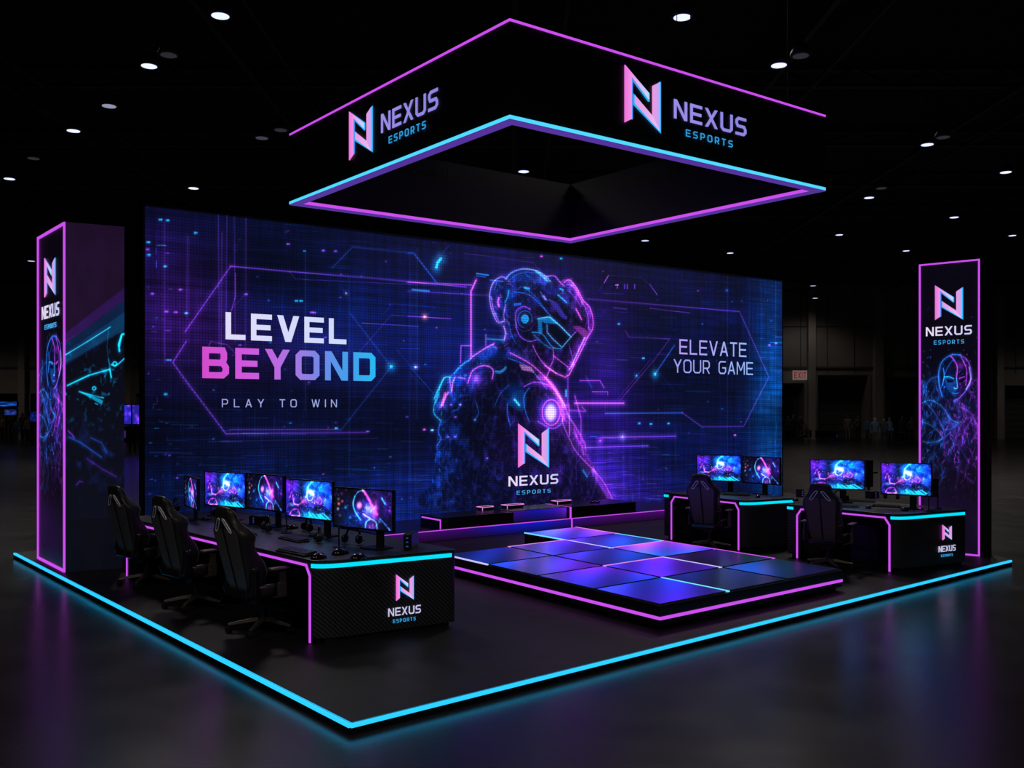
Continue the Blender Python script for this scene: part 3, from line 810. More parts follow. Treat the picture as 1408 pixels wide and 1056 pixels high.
    st(A([(760, 540), (830, 552), (900, 640), (960, 655)]), 1.3, dim(cy, .8), 3, .2); st(A([(775, 560), (840, 620), (890, 650)]), 2.5, dim(cy, .4), 4, .3)
    st(A([(640, 262), (740, 282), (830, 362), (900, 440), (1020, 565)]), 1.0, bl, 3, .2); st(A([(660, 245), (700, 228), (790, 300), (860, 400)]), .8, dim(bl, .8), 2, .2)
    st(A([(820, 262), (850, 315), (900, 325), (960, 400), (1000, 440)]), 1.1, (.3, .4, .9), 2, .2); a.poly(A([(880, 330), (930, 335), (1000, 445), (965, 440)]), (.22, .18, .68), .85, soft=1)
    st(A([(940, 282), (1000, 335)]), 2.6, dim(cy, .8), 4, .3); st(A([(955, 240), (975, 250)]), 3, dim(cy, .85), 3, .3); st(A([(712, 232), (740, 240)]), 3.5, dim(cy, .8), 4, .3); st(A([(840, 290), (856, 312)]), 2.5, lv, 3, .3)
    st(A([(1065, 380), (1102, 450)]), 2.6, mg, 4, .4); st(A([(1005, 250), (1060, 300), (1100, 370)]), .9, pu)
    # ear disc
    arc = lambda cx, cyy, r, a0, a1, ry=None: [(cx + r * math.cos(R(t)), cyy + (ry or r) * math.sin(R(t))) for t in np.linspace(a0, a1, 22)]
    a.blob(580 + 712 / 5.029, 350 + 448 / 5.029, 4.2, 4.8, (.05, .55, .9), 1.0, 4); st(A(arc(712, 448, 22, 0, 360, 27)), 1, cy, 3, .3); st(A(arc(712, 450, 50, 100, 380, 58)), .9, dim(bl, .9), 2, .2)
    st(A(arc(712, 452, 66, 20, 320, 82)), .7, dim(pu, .8)); st(A([(652, 500), (645, 440), (655, 390), (700, 362), (745, 380)]), 1.5, pu, 3, .3); st(A([(650, 505), (680, 570), (740, 602), (795, 592)]), 1.5, pu, 3, .25)
    st(A([(640, 350), (680, 345)]), 3.5, dim(bl, .8), 4, .3); st(A([(600, 250), (590, 300), (575, 330)]), 2.5, dim(cy, .6), 4, .3)
    # rear shell
    st(A([(578, 165), (540, 160), (490, 200), (468, 282), (480, 380), (520, 468), (562, 465)]), 1.8, (.60, .45, .95), 4, .35); st(A([(480, 300), (495, 390), (530, 460)]), 1, mg, 2, .2); st(A([(530, 305), (524, 335), (532, 360)]), 3, mg, 4, .35)
    st(A([(578, 350), (565, 420), (572, 462)]), 1.4, (.6, .4, .9), 3, .3); st(A([(520, 190), (500, 250)]), 1.2, dim(bl, .8)); st(A([(470, 180), (560, 190)]), 1.5, dim(bl, .8), 2, .2)
    # jaw and neck
    st(A([(765, 630), (800, 700), (850, 765), (930, 825)]), 1.1, mg, 2, .2); st(A([(905, 650), (910, 720), (885, 780)]), 1.0, mg, 2, .2); st(A([(905, 700), (1010, 780)]), 1.2, mg, 3, .2); st(A([(1015, 622), (1045, 740), (1022, 800)]), 1.0, pu)
    st(A([(565, 500), (578, 545), (568, 592)]), 2.4, (.65, .45, .95), 5, .4); st(A([(600, 480), (620, 560), (650, 620)]), 1, dim(bl, .8)); st(A([(860, 850), (885, 795)]), 1.2, mg, 2, .2)
    st(A([(450, 585), (560, 592)]), 1.6, dim(cy, .8), 4, .3)
    # shoulders
    st(A([(335, 718), (430, 655), (500, 618)]), 1.8, mg, 4, .35); st(A([(610, 682), (740, 752), (830, 830), (900, 910), (990, 1050)]), 1.5, mg, 4, .35); st(A([(600, 720), (720, 770), (800, 850), (860, 930)]), 1, dim(bl, .9), 2, .2)
    a.poly(A0([(672, 760), (755, 778), (780, 820), (690, 800)]), (.80, .50, .85), .8, soft=2); st(A([(800, 850), (870, 870), (930, 950), (985, 1055)]), 7, dim(mg, .45), 8, .3)
    st(A([(222, 825), (268, 772), (340, 722)]), 2.2, (.15, .45, .9), 4, .3); st(A([(318, 890), (350, 805), (430, 770), (490, 798), (485, 860)]), 1.6, mg, 3, .3); a.blob(580 + 375 / 5.029, 350 + 860 / 5.029, 5, 6, (.70, .35, .85), .8)
    a.blob(580 + 375 / 5.029, 350 + 870 / 5.029, 14, 14, (.30, .08, .55), .6); st(A([(512, 812), (545, 815), (578, 785)]), 4, dim(cy, .6), 4, .25); st(A([(205, 950), (215, 880), (230, 850)]), 1.6, mg, 3, .3); st(A([(250, 850), (300, 862)]), 2.5, pu, 3, .3)
    st(A([(85, 1000), (112, 935), (155, 855), (198, 850)]), 1.6, cy, 4, .35); st(A([(160, 965), (140, 1040)]), 4.5, (.75, .25, .6), 5, .35); st(A([(120, 960), (95, 1030)]), 1, cy)
    # upper arm
    st(B([(150, 0), (95, 150), (82, 240), (130, 296)]), 1.2, cy, 4, .3); st(B([(130, 300), (112, 370), (130, 420), (105, 465)]), 1.1, bl, 3, .3); st(B([(180, 100), (130, 200)]), 3, dim(mg, .7), 4, .3)
    a.poly(B([(585, 180), (640, 100), (705, 90), (720, 170), (690, 235), (620, 200)]), (.02, .22, .50), .7, soft=3); st(B([(640, 150), (672, 188)]), 3, (.3, .75, 1), 4, .4); st(B([(590, 180), (592, 260), (612, 330)]), 1.1, bl, 3, .2)
    st(B([(740, 70), (705, 130), (712, 220), (740, 300)]), 1.1, bl, 3, .2); st(B([(505, 190), (540, 110), (600, 50)]), 1, dim(bl, .6), 3, .2); st(B([(370, 160), (390, 240), (365, 290)]), 1, dim(bl, .7), 3, .2)
    ex, ey = 580 + 890 / 5.029, 520 + 240 / 5.029
    a.blob(ex, ey, 16, 20, (.45, .10, .75), .7); a.blob(ex - 2, ey - 5, 15, 18, (.10, .20, .7), .6); a.blob(ex, ey, 8, 12, (.85, .80, 1.0), 1.0, 5)
    st(B(arc(893, 238, 62, 0, 360, 88)), 1.6, mg, 4, .3); st(B([(705, 60), (780, 30), (880, 55), (950, 130), (978, 225), (970, 300)]), 1.6, pu, 4, .3)
    st(B([(850, 0), (920, 70), (975, 170), (1015, 262), (1065, 345), (1122, 445), (1128, 485)]), 3.0, dim(mg, .6), 8, .35)
    st(B([(965, 190), (972, 300), (1010, 400), (1060, 500), (1130, 580), (1200, 650), (1262, 732), (1320, 840)]), 2.2, dim(mg, .6), 9, .35)
    st(B([(1050, 350), (1075, 420), (1110, 480)]), 2, (.5, .1, .6), 5, .3); st(B([(1180, 640), (1250, 760), (1300, 840)]), 7, dim(pu, .4), 8, .35); st(B([(1015, 180), (1020, 400)]), 1.2, mg, 2, .2)
    st(B([(800, 300), (900, 350), (960, 320)]), 2, dim(pu, .8), 6, .3); st(B([(1115, 640), (1140, 680)]), 3.5, dim(cy, .55), 5, .3); st(B([(190, 0), (205, 90)]), 1.4, mg, 3, .2)
    for x, y in ((200, 185), (262, 185), (230, 270), (180, 408), (230, 405), (365, 290), (450, 555), (265, 185), (70, 360)):
        st(B([(x - 2, y), (x + 3, y)]), 2.4, bl if x % 2 else pu, 3, .3)
    a.blob(735, 615, 45, 45, (.22, .06, .38), .25)
    # module joints and pixel pitch of the LED panels
    a.c = a.c * 1.0
    rows = (np.arange(H) % 4 == 0); colsm = (np.arange(W) % 4 == 0)
    a.c[rows] *= .66; a.c[:, colsm] *= .72
    a.c += np.array((.010, .010, .022))
    return np.clip(a.c, 0, 1)


art_mesh('screen', wall, paint_wall(), M['led'], led, off=0)
wt = MB(); text(wt, wall, 'LEVEL', *pxbox(wall, 310, 476, 470, 434), [(.88, .86, .98), (.80, .85, 1)], th=.19, gap=.2, off=.004, depth=.004); wt.build('lettering', M['letter'], led)
wt = MB(); text(wt, wall, 'BEYOND', *pxbox(wall, 278, 516, 522, 481), [(.82, .30, .80), (.82, .34, .88), (.66, .46, .88), (.32, .58, .92), (.15, .72, .95)], th=.2, gap=.2, off=.004, depth=.004); wt.build('lettering', M['letter'], led)
wt = MB(); text(wt, wall, 'PLAY TO WIN', *pxbox(wall, 305, 463, 560, 549), [(.62, .62, .88), (.62, .68, .9)], th=.11, gap=.72, off=.004, depth=.004); wt.build('lettering', M['letter'], led)
wt = MB(); text(wt, wall, 'ELEVATE', *pxbox(wall, 934, 1026, 489, 469), [(.72, .60, .95), (.60, .72, .98)], th=.11, gap=.22, off=.004, depth=.004); wt.build('lettering', M['letter'], led)
wt = MB(); text(wt, wall, 'YOUR GAME', *pxbox(wall, 926, 1035, 514, 496), [(.62, .62, .95), (.60, .74, .98)], th=.10, gap=.2, off=.004, depth=.004); wt.build('lettering', M['letter'], led)
logo(wall, led, pxbox(wall, 712, 753, 642, 582), pxbox(wall, 699, 767, 666.8, 653.4), pxbox(wall, 710.2, 756.6, 678.7, 673.5))

# ================================================================== HANGING HEADER
HZ0, HZ1, HZI = 5.2, 6.23, 5.92
hn, hl, hr = G(701, 165, HZ0), G(399, 282, HZ0), G(1134, 263, HZ0); hf = hl + hr - hn
hn, hl, hr, hf = [Vector((p.x, p.y, 0)) for p in (hn, hl, hr, hf)]
cen = (hn + hf) / 2
head = thing('hanging_header', 'square black header frame hanging over the booth, edged in magenta and cyan light', 'sign', (cen.x, cen.y, HZ0))
ring = [hn, hr, hf, hl]


def inset(poly, d):
    out = []; n = len(poly)
    for i in range(n):
        a, b, c = poly[i - 1], poly[i], poly[(i + 1) % n]
        t1 = (b - a).normalized(); t2 = (c - b).normalized()
        n1 = Vector((-t1.y, t1.x, 0)); n2 = Vector((-t2.y, t2.x, 0))
        k = (n1 + n2); k = k / (1 + n1.dot(n2)); out.append(b + k * d)
    return out


def frame(poly, d0, d1, z0, z1, name, mat, parent):
    A_, B_ = inset(poly, d0), inset(poly, d1); m = MB(); n = 4
    vs = [Vector((p.x, p.y, z)) for z in (z0, z1) for q in (A_, B_) for p in q]
    fs = []
    for i in range(n):
        j = (i + 1) % n
        fs += [(i, j, n + j, n + i), (2 * n + i, 3 * n + i, 3 * n + j, 2 * n + j), (i, 2 * n + i, 2 * n + j, j), (n + i, n + j, 3 * n + j, 3 * n + i)]
    m.add(vs, fs); return m.build(name, mat, parent)


frame(ring, 0, .04, HZ0 + .012, HZ1, 'outer_panel', M['panel'], head)
frame(ring, .085, .12, HZ0 + .012, HZI, 'inner_panel', M['inner'], head)
frame(ring, -.008, .122, HZ0, HZ0 + .011, 'bottom_plate', M['violet_spill'], head)  # magenta light spilling over the underside, imitated by an even violet glow
frame(ring, -.010, -.001, HZ0 + .012, HZ0 + .05, 'light_line', M['cyan3'], head)
frame(ring, -.010, -.001, HZ1 - .024, HZ1, 'light_line', M['mag'], head)
frame(ring, .121, .130, HZ0 + .012, HZ0 + .055, 'light_line', M['mag'], head)
frame(ring, .041, .084, HZI - .06, HZI, 'top_frame', M['beam'], head)
for p0, p1, e, nb, sb in ((hl, hn, (481.5, 512, 214, 146), (525, 603, 166, 139), (535.5, 586, 187, 177)), (hn, hr, (858, 906, 174.5, 96.5), (926, 1025.5, 175.5, 150), (942.5, 1006.5, 195.3, 186))):
    pl = Plane(p0, p1, HZ0, HZ1)
    # rows are read at the middle of each mark
    def bb(x0, x1, y0, y1):
        xm = (x0 + x1) / 2; s0 = pl.st(x0, 0)[0]; s1 = pl.st(x1, 0)[0]; return s0, s1, pl.st(xm, y0)[1], pl.st(xm, y1)[1]
    logo(pl, head, bb(*e), bb(*nb), bb(*sb), [(.60, .55, .90), (.55, .52, .88)], [(.18, .60, .85), (.20, .62, .88)])
for i, p in enumerate((hn.lerp(hl, .48), hn.lerp(hr, .52), hr.lerp(hn, .12), hf.lerp(hl, .5), hf.lerp(hr, .5), hl.lerp(hf, .1), hn.lerp(hl, .22))):
    q = p.lerp(cen, .03); c = MB(); c.tube([(q.x, q.y, HZI), (q.x, q.y, CEIL - .05)], .006, 6); c.build('suspension_cable', M['steel'], head)


# ================================================================== BANNER PILLARS
def paint_banner(W, H, seed):
    """portrait of a helmeted fighter below the mark; coordinates are fractions of the banner, y down"""
    a = Art(W, H, (.030, .022, .060), lambda x, y: (x * W, (1 - y) * H))
    st = a.stroke; bl = (.14, .45, .95); cy = (.15, .62, .98); mg = (.75, .22, .88); pu = (.40, .16, .75)
    dim = lambda c, k: tuple(v * k for v in c)
    k = W / 110
    a.blob(.5, .50, .6, .14, (.02, .05, .16), .8); a.blob(.8, .58, .5, .12, (.12, .02, .20), .8); a.blob(.2, .9, .9, .14, (.09, .03, .16), .9)
    n = a.noise(10 * k, 14 * k, seed, 4); n2 = a.noise(7 * k, 22 * k, seed + 1, 4)
    xx = a.X / W; yy = 1 - a.Y / H
    env = np.exp(-(((yy - .52) / .13) ** 2)) * np.clip((yy - .36) / .06, 0, 1)
    t = np.clip(n - .50, 0, 1) * 3.4 * env; t2 = np.clip(n2 - .52, 0, 1) * 3.4 * env
    a.c += (t * np.clip(1.15 - xx, 0, 1) * .9)[..., None] * np.array((.10, .42, .90)); a.c += (t2 * np.clip(xx - .1, 0, 1) * .75)[..., None] * np.array((.60, .16, .78))
    F = lambda L: spline([((x - 30) / 310.0, (y - 52) / 1500.0) for x, y in L])     # banner units
    # body
    a.poly(F([(60, 720), (75, 660), (130, 640), (160, 700), (235, 760), (280, 690), (325, 660), (338, 760), (338, 1040), (36, 1040), (40, 800)]), (.02, .05, .15), .45, soft=3)
    for L, c, wd in (([(70, 730), (68, 690), (90, 655), (130, 640)], bl, 1.3), ([(45, 780), (90, 765), (150, 800), (190, 860), (230, 880)], cy, 1.6), ([(60, 770), (110, 830), (150, 905), (160, 930)], bl, 1.8),
                     ([(45, 880), (100, 900), (150, 960), (90, 985), (50, 980)], cy, 1.4), ([(90, 1000), (150, 965), (190, 930)], bl, 1.4), ([(235, 880), (200, 910), (160, 915), (150, 880)], bl, 1.2),
                     ([(285, 690), (320, 665), (330, 720), (325, 800)], pu, 1.5), ([(240, 800), (290, 830), (330, 900)], mg, 1.4), ([(250, 780), (270, 850), (240, 900), (215, 960)], mg, 1.2),
                     ([(300, 860), (260, 930), (250, 1000)], pu, 1.5), ([(70, 1100), (95, 1180), (60, 1220)], dim(bl, .7), 1.2), ([(140, 1090), (150, 1160), (110, 1240)], dim(bl, .6), 1.2), ([(290, 1060), (265, 1140), (300, 1180)], pu, 1.2), ([(240, 1080), (225, 1180)], dim(pu, .8), 1)):
        st(F(L), wd * k * .5, dim(c, .6), 3 * k, .25)
    bm_ = a.mask(F([(60, 720), (75, 660), (130, 640), (160, 700), (235, 760), (280, 690), (325, 660), (338, 760), (338, 1100), (200, 1300), (60, 1250), (36, 1040), (40, 800)])); bm_ = soften(bm_, int(4 * k))
    rd = a.ridge(26 * k, 40 * k, seed + 5, 16, 4) * .8 + a.ridge(12 * k, 26 * k, seed + 6, 13) * .5; sh = a.noise(16 * k, 26 * k, seed + 7, 4)
    fade = np.clip((.80 - yy) / .25, 0, 1)
    a.c += (bm_ * rd * np.clip(sh * 2.2 - .7, 0, 1) * fade * np.clip(1.25 - xx * 1.3, 0, 1))[..., None] * np.array((.10, .42, .85))
    a.c += (bm_ * rd * np.clip(sh * 2.2 - .7, 0, 1) * fade * np.clip(xx * 1.3 - .3, 0, 1))[..., None] * np.array((.58, .14, .72))
    g = np.random.default_rng(seed + 3)
    for _ in range(260):
        x = g.uniform(.04, .96); y = g.uniform(.40, .80); an = (1.9 if x < .5 else 1.2) + g.normal(0, .5); l = g.uniform(.02, .10)
        if y < .47 and .2 < x < .8: continue
        st([(x, y), (x + l * math.cos(an), y + l * math.sin(an) * .25)], .7 * k, dim(bl if g.random() > x else mg, g.uniform(.15, .7) * max(0, min(1, (.84 - y) / .2))), 1.2 * k, .15)
    # hood and face
    hood = [(150, 745), (135, 690), (132, 620), (150, 565), (195, 533), (240, 535), (280, 570), (297, 640), (280, 700), (240, 750), (215, 765)]
    a.poly(F(hood), (.015, .03, .12), .85, soft=2)
    a.poly(F([(160, 650), (175, 640), (215, 660), (222, 745), (200, 740), (170, 700)]), (.04, .24, .52), .75, soft=3)
    hm = soften(a.mask(F(hood)), int(2 * k)); a.c += (hm * (a.ridge(9 * k, 12 * k, seed + 8, 10) * .5 + .25 * sh) * np.clip(1.3 - xx * 1.3, .1, 1))[..., None] * np.array((.05, .28, .65)); a.c += (hm * a.ridge(8 * k, 12 * k, seed + 9, 10) * np.clip(xx * 1.6 - .7, 0, 1))[..., None] * np.array((.5, .12, .55))
    a.poly(F([(222, 660), (262, 645), (262, 695), (235, 740), (222, 745)]), (.20, .07, .40), .7, soft=2)
    st(F([(165, 656), (200, 662)]), 1.3 * k, (.01, .03, .1)); st(F([(160, 645), (185, 645), (208, 655)]), 1 * k, cy); st(F([(236, 655), (262, 645)]), 1.2 * k, mg)
    a.poly(F([(168, 655), (205, 662), (200, 676), (175, 672)]), (.01, .03, .10), .9); a.poly(F([(236, 662), (260, 656), (256, 672), (238, 676)]), (.03, .01, .08), .9)
    st(F([(222, 655), (226, 700), (215, 706), (210, 702)]), 1.1 * k, cy, 2 * k, .2); st(F([(200, 722), (218, 718), (236, 722)]), 1.4 * k, (.01, .02, .08)); st(F([(202, 728), (218, 732), (232, 727)]), .9 * k, bl)
    st(F(hood[:6]), .9 * k, bl, 3 * k, .35); st(F(hood[5:]), .9 * k, (.45, .28, .85), 3 * k, .3); st(F([(195, 540), (225, 590), (222, 650)]), 1.3 * k, mg, 2 * k, .2)
    st(F([(155, 600), (160, 640), (150, 690)]), 1.2 * k, bl, 2 * k, .2); st(F([(245, 545), (272, 610), (268, 690)]), 1.1 * k, mg, 2 * k, .2); st(F([(205, 560), (180, 590), (165, 630)]), .8 * k, dim(bl, .8)); a.blob(*F([(245, 590)])[0], .05, .012, (.5, .12, .6), .8)
    st(F([(285, 600), (292, 660), (270, 710)]), 1.5 * k, lin((.8, .75, 1)), 2 * k, .2)
    g = np.random.default_rng(seed + 9)
    for _ in range(120):
        x = g.uniform(.05, .95); y = g.normal(.5, .12)
        st([(x, y), (x + g.uniform(-.03, .03), y + g.uniform(.0, .012))], .8 * k, dim(bl if x < .5 else mg, g.uniform(.2, .9)))
    a.c *= (.65 + .6 * a.noise(30 * k, 40 * k, seed + 4))[..., None]
    return np.clip(a.c, 0, 1)


def border(pl, parent, wd=.045):
    e = MB()
    for s0, s1, t0, t1 in ((0, wd, 0, pl.h), (pl.w - wd, pl.w, 0, pl.h), (wd, pl.w - wd, 0, wd), (wd, pl.w - wd, pl.h - wd, pl.h)):
        q = [pl.P(s0, t0), pl.P(s1, t0), pl.P(s1, t1), pl.P(s0, t1)]
        fr = [p + pl.n * .022 for p in q]
        e.add(fr + q, [(0, 1, 2, 3)] + [(i, (i + 1) % 4, 4 + (i + 1) % 4, 4 + i) for i in range(4)])
    e.build('light_border', M['mag'], parent)


def paint_side():
    """purple head, a slanting blue band and cyan shards; fractions of the side, y down"""
    W, H = 130, 620
    a = Art(W, H, (.125, .058, .165), lambda x, y: (x * W, (1 - y) * H))
    yy = 1 - a.Y / H; xx = a.X / W
    F = lambda L: [((x - 205) / 325.0, (y - 45) / 2010.0) for x, y in L]
    st = a.stroke; cy = (.04, .65, .85); bl = (.05, .28, .50); dim = lambda c, k: tuple(v * k for v in c)
    a.poly(F([(200, 800), (540, 530), (540, 2100), (200, 2100)]), (.022, .030, .085), 1, soft=3)
    a.poly(F([(200, 690), (540, 395), (540, 470), (200, 750)]), (.19, .08, .34), .9, soft=2)
    a.poly(F([(200, 750), (540, 470), (540, 650), (200, 870)]), (.03, .12, .24), .9, soft=2)
    a.poly(F([(200, 800), (540, 540), (540, 645), (200, 860)]), (.04, .24, .38), .7, soft=2)
    for q in range(16):
        o = q * 14; st(F([(200, 735 + o * .7), (370, 620 + o * .6), (540, 470 + o * .7)]), .8, (.05, .05, .18) if q % 2 else (.05, .20, .36), a=.5)
    st(F([(205, 810), (330, 725), (450, 640)]), 1.2, (.15, .60, .80), 2, .2); st(F([(215, 985), (330, 925), (445, 888)]), 2.2, cy, 4, .35); st(F([(445, 888), (455, 935)]), 2.2, cy, 3, .3)
    st(F([(440, 830), (450, 890), (452, 960)]), 1, dim(cy, .5), 3, .3); st(F([(440, 640), (430, 760), (445, 880)]), 1, dim(cy, .4))
    for cx, c_y, r in ((474, 855, 11), (360, 1000, 9)): st(F([(cx + r * math.cos(t), c_y + r * math.sin(t)) for t in np.linspace(0, 6.3, 16)]), 2.0, cy, 3, .3)
    st(F([(455, 860), (475, 868), (500, 850), (530, 820)]), 1.8, cy, 3, .3); st(F([(500, 780), (495, 740), (515, 680), (528, 680)]), 3.5, cy, 5, .35); st(F([(510, 690), (500, 750)]), 4, dim(cy, .8))
    F2 = lambda L: [((x - 205) / 325.0, (y - 45 + 966) / 2010.0) for x, y in L]
    a.poly(F2([(278, 53), (330, 68), (410, 105), (402, 128)]), (.04, .62, .78), .95, soft=1); st(F2([(278, 53), (400, 88)]), 1, cy, 3, .3); st(F2([(403, 85), (412, 90)]), 2, cy)
    st(F2([(365, 120), (380, 128)]), 1.5, cy)
    st(F2([(225, 315), (290, 350), (400, 435)]), 1.8, (.05, .16, .38), 5, .4); st(F2([(220, 280), (240, 300), (250, 318)]), 2, (.28, .08, .45), 3, .3); st(F2([(320, 440), (400, 500), (480, 550)]), 2, (.14, .05, .28), 5, .4)
    st(F2([(265, 590), (280, 570), (295, 575)]), 2.4, (.16, .05, .30), 4, .3); st(F2([(340, 320), (400, 350), (430, 410)]), 1.5, (.05, .14, .34), 5, .4)
    n = a.noise(16, 16, 2, 4); n2 = a.noise(9, 9, 3, 3)
    e = np.exp(-((yy - .47) / .09) ** 2); e2 = np.exp(-((yy - .66) / .1) ** 2)
    a.c += (np.clip(n2 - .62, 0, 1) * 5 * e)[..., None] * np.array((.02, .38, .55)); a.c += (np.clip(n - .55, 0, 1) * 2.2 * e2)[..., None] * np.array((.05, .12, .36))
    a.c[yy > .85] *= .75
    a.c *= (.8 + .35 * a.noise(40, 60, 9))[..., None]
    return np.clip(a.c, 0, 1)


# left pillar
LZt = 4.75
pa, pb, pc = G(53, 768), G(90, 787), G(171, 781)
pa, pb, pc = [Vector((p.x, p.y, 0)) for p in (pa, pb, pc)]
pd = pa + pc - pb
lp = thing('banner_pillar', 'wide black banner pillar with a magenta lit border, left of the chairs', 'pillar', (pb.x, pb.y, PZ))
m = MB(); m.prism([pa, pb, pc, pd], PZ, LZt); m.build('body', M['panel'], lp)
pl = Plane(pa, pb, PZ, LZt)
art_mesh('front_banner', pl, paint_banner(150, 480, 31), M['art'], lp, off=.004); border(pl, lp, .035)
bbx = lambda x0, x1, y0, y1: (pl.st(x0, 0)[0], pl.st(x1, 0)[0], pl.st((x0 + x1) / 2, y0)[1], pl.st((x0 + x1) / 2, y1)[1])
logo(pl, lp, bbx(62.5, 76.5, 406.5, 351.5), bbx(58.5, 82, 436.5, 418.5), bbx(62.5, 78, 451.5, 445))
ps = Plane(pb, pc, PZ, LZt)
art_mesh('side_banner', ps, paint_side(), M['art'], lp, off=.004)

# right pillar
RZt = 4.47
ra_ = at_row(1264, 364, RZt); rb_ = at_row(1347.5, 356, RZt)
dirn = (rb_ - ra_).normalized(); bk = Vector((-dirn.y, dirn.x, 0)); bk = (bk + Vector((.25, -.1, 0))).normalized()
rc_, rd_ = rb_ + bk * .33, ra_ + bk * .33
rp = thing('banner_pillar', 'slim black banner pillar with a magenta lit border, behind the rightmost desk', 'pillar', (rb_.x, rb_.y, PZ))
m = MB(); m.prism([ra_, rb_, rc_, rd_], PZ, RZt); m.build('body', M['panel'], rp)
pl = Plane(ra_, rb_, PZ, RZt)
art_mesh('front_banner', pl, paint_banner(130, 560, 77), M['art'], rp, off=.004); border(pl, rp, .022)
logo(pl, rp, bbx(1286, 1323, 439, 391), bbx(1273.5, 1336.5, 461, 448.6), bbx(1284.4, 1325.6, 473, 467.5))


# ================================================================== DESKS
TZ = .86


def corner_pts(O, U, V, r0, r1, n=8):
    """rounded corner at O from O+V*r1 to O+U*r0"""
    P0, P1, P2 = O + V * r1, O, O + U * r0
    return [(1 - t) ** 2 * P0 + 2 * t * (1 - t) * P1 + t * t * P2 for t in [i / n for i in range(n + 1)]]


def build_desk(label, O, U, V, dep, L, mark=None, leg_far=.16):
    O = Vector((O.x, O.y, 0)); U = Vector((U[0], U[1], 0)).normalized(); V = Vector((V[0], V[1], 0)).normalized()
    W_ = lambda a, b, z=0: O + U * a + V * b + Vector((0, 0, z))
    t = thing('gaming_desk', label, 'desk', (O.x, O.y, PZ))
    # worktop
    near = corner_pts(W_(0, 0), U, V, .30, .16)
    near2 = corner_pts(W_(dep, 0), V, -U, .10, .10)
    outl = lambda k: near + near2 + [W_(dep, L), W_(0, L)]
    tp = MB(); tp.prism(outl(0), TZ - .03, TZ); tp.build('worktop', M['top'], t, bevel=.006)
    # cyan line under the worktop round the near end
    def wrap(pts, z0, z1, out, name, mat):
        m = MB(); n = len(pts); vs = []
        for i, p in enumerate(pts):
            a = pts[max(i - 1, 0)]; b = pts[min(i + 1, n - 1)]; tt = (b - a).normalized(); nr = Vector((tt.y, -tt.x, 0))
            vs += [p + nr * out + Vector((0, 0, z0)), p + nr * out + Vector((0, 0, z1)), p - nr * .01 + Vector((0, 0, z1)), p - nr * .01 + Vector((0, 0, z0))]
        fs = [(0, 1, 2, 3), tuple(4 * (n - 1) + k for k in (3, 2, 1, 0))]
        for i in range(n - 1):
            for k in range(4): fs.append((4 * i + k, 4 * i + (k + 1) % 4, 4 * i + 4 + (k + 1) % 4, 4 * i + 4 + k))
        m.add(vs, fs); return m.build(name, mat, t)
    path = [p for p in near[1:]] + near2[:2]
    wrap(path, TZ - .072, TZ - .034, .008, 'light_line', M['cyan2'])
    wrap([W_(.10, L), W_(0, L), W_(0, L - .10)], TZ - .072, TZ - .034, .008, 'light_line', M['cyan2'])
    # near end cabinet, far end cabinet, modesty panel, plinths
    body = near + near2 + [W_(dep, .16), W_(.0, .16)]
    m = MB(); m.prism(body, PZ + .06, TZ - .032); m.build('end_panel', M['carbon'], t)
    m = MB(); m.prism([W_(0, L - leg_far), W_(dep, L - leg_far), W_(dep, L), W_(0, L)], PZ + .06, TZ - .032); m.build('end_panel', M['carbon'], t)
    m = MB(); m.prism([W_(.1, .04), W_(dep - .08, .04), W_(dep - .08, .14), W_(.1, .14)], PZ, PZ + .062); m.build('plinth', M['black'], t)
    m = MB(); m.prism([W_(.06, L - leg_far + .03), W_(dep - .06, L - leg_far + .03), W_(dep - .06, L - .03), W_(.06, L - .03)], PZ, PZ + .062); m.build('plinth', M['black'], t)
    m = MB(); mp = min(.75, dep * .65); m.prism([W_(mp, .16), W_(mp + .03, .16), W_(mp + .03, L - leg_far), W_(mp, L - leg_far)], PZ + .0, TZ - .03); m.build('back_panel', M['black'], t)
    m = MB(); m.prism([W_(.0, .16), W_(.03, .16), W_(.03, L - leg_far), W_(.0, L - leg_far)], TZ - .085, TZ - .03); m.build('front_rail', M['black'], t)
    # magenta line round the knee space
    pts2 = [(.13, PZ + .01), (.13, TZ - .15), (.20, TZ - .055), (L - leg_far - .08, TZ - .055), (L - leg_far - .01, TZ - .15), (L - leg_far - .01, PZ + .01)]
    m = MB()
    for q in ribbon(pts2, .022):
        f = [W_(-.012, b, z) for b, z in q]; k = [W_(.004, b, z) for b, z in q]
        m.add(f + k, [(0, 1, 2, 3)] + [(i, (i + 1) % 4, 4 + (i + 1) % 4, 4 + i) for i in range(4)])
    m.build('light_line', M['mag'], t)
    # slim frame face behind the magenta line
    m = MB()
    for q in ribbon([(p[0] + (.02 if i in (0, 1) else -.02 if i > 3 else 0), p[1] + (.0 if i in (2, 3) else 0)) for i, p in enumerate(pts2)], .07):
        f = [W_(-.001, b, z) for b, z in q]; k = [W_(.02, b, z) for b, z in q]
        m.add(f + k, [(0, 1, 2, 3), (4, 5, 6, 7)] + [(i, (i + 1) % 4, 4 + (i + 1) % 4, 4 + i) for i in range(4)])
    m.build('frame_face', M['top'], t)
    if mark:
        pl = Plane(W_(0, 0), W_(dep, 0), 0, TZ)
        bb = lambda x0, x1, y0, y1: (pl.st(x0, 0)[0], pl.st(x1, 0)[0], pl.st((x0 + x1) / 2, y0)[1], pl.st((x0 + x1) / 2, y1)[1])
        logo(pl, t, bb(*mark[0]), bb(*mark[1]), bb(*mark[2]), [(.78, .76, .90), (.76, .76, .92)], [(.20, .62, .85), (.22, .60, .85)], th=.145)
    return t, W_


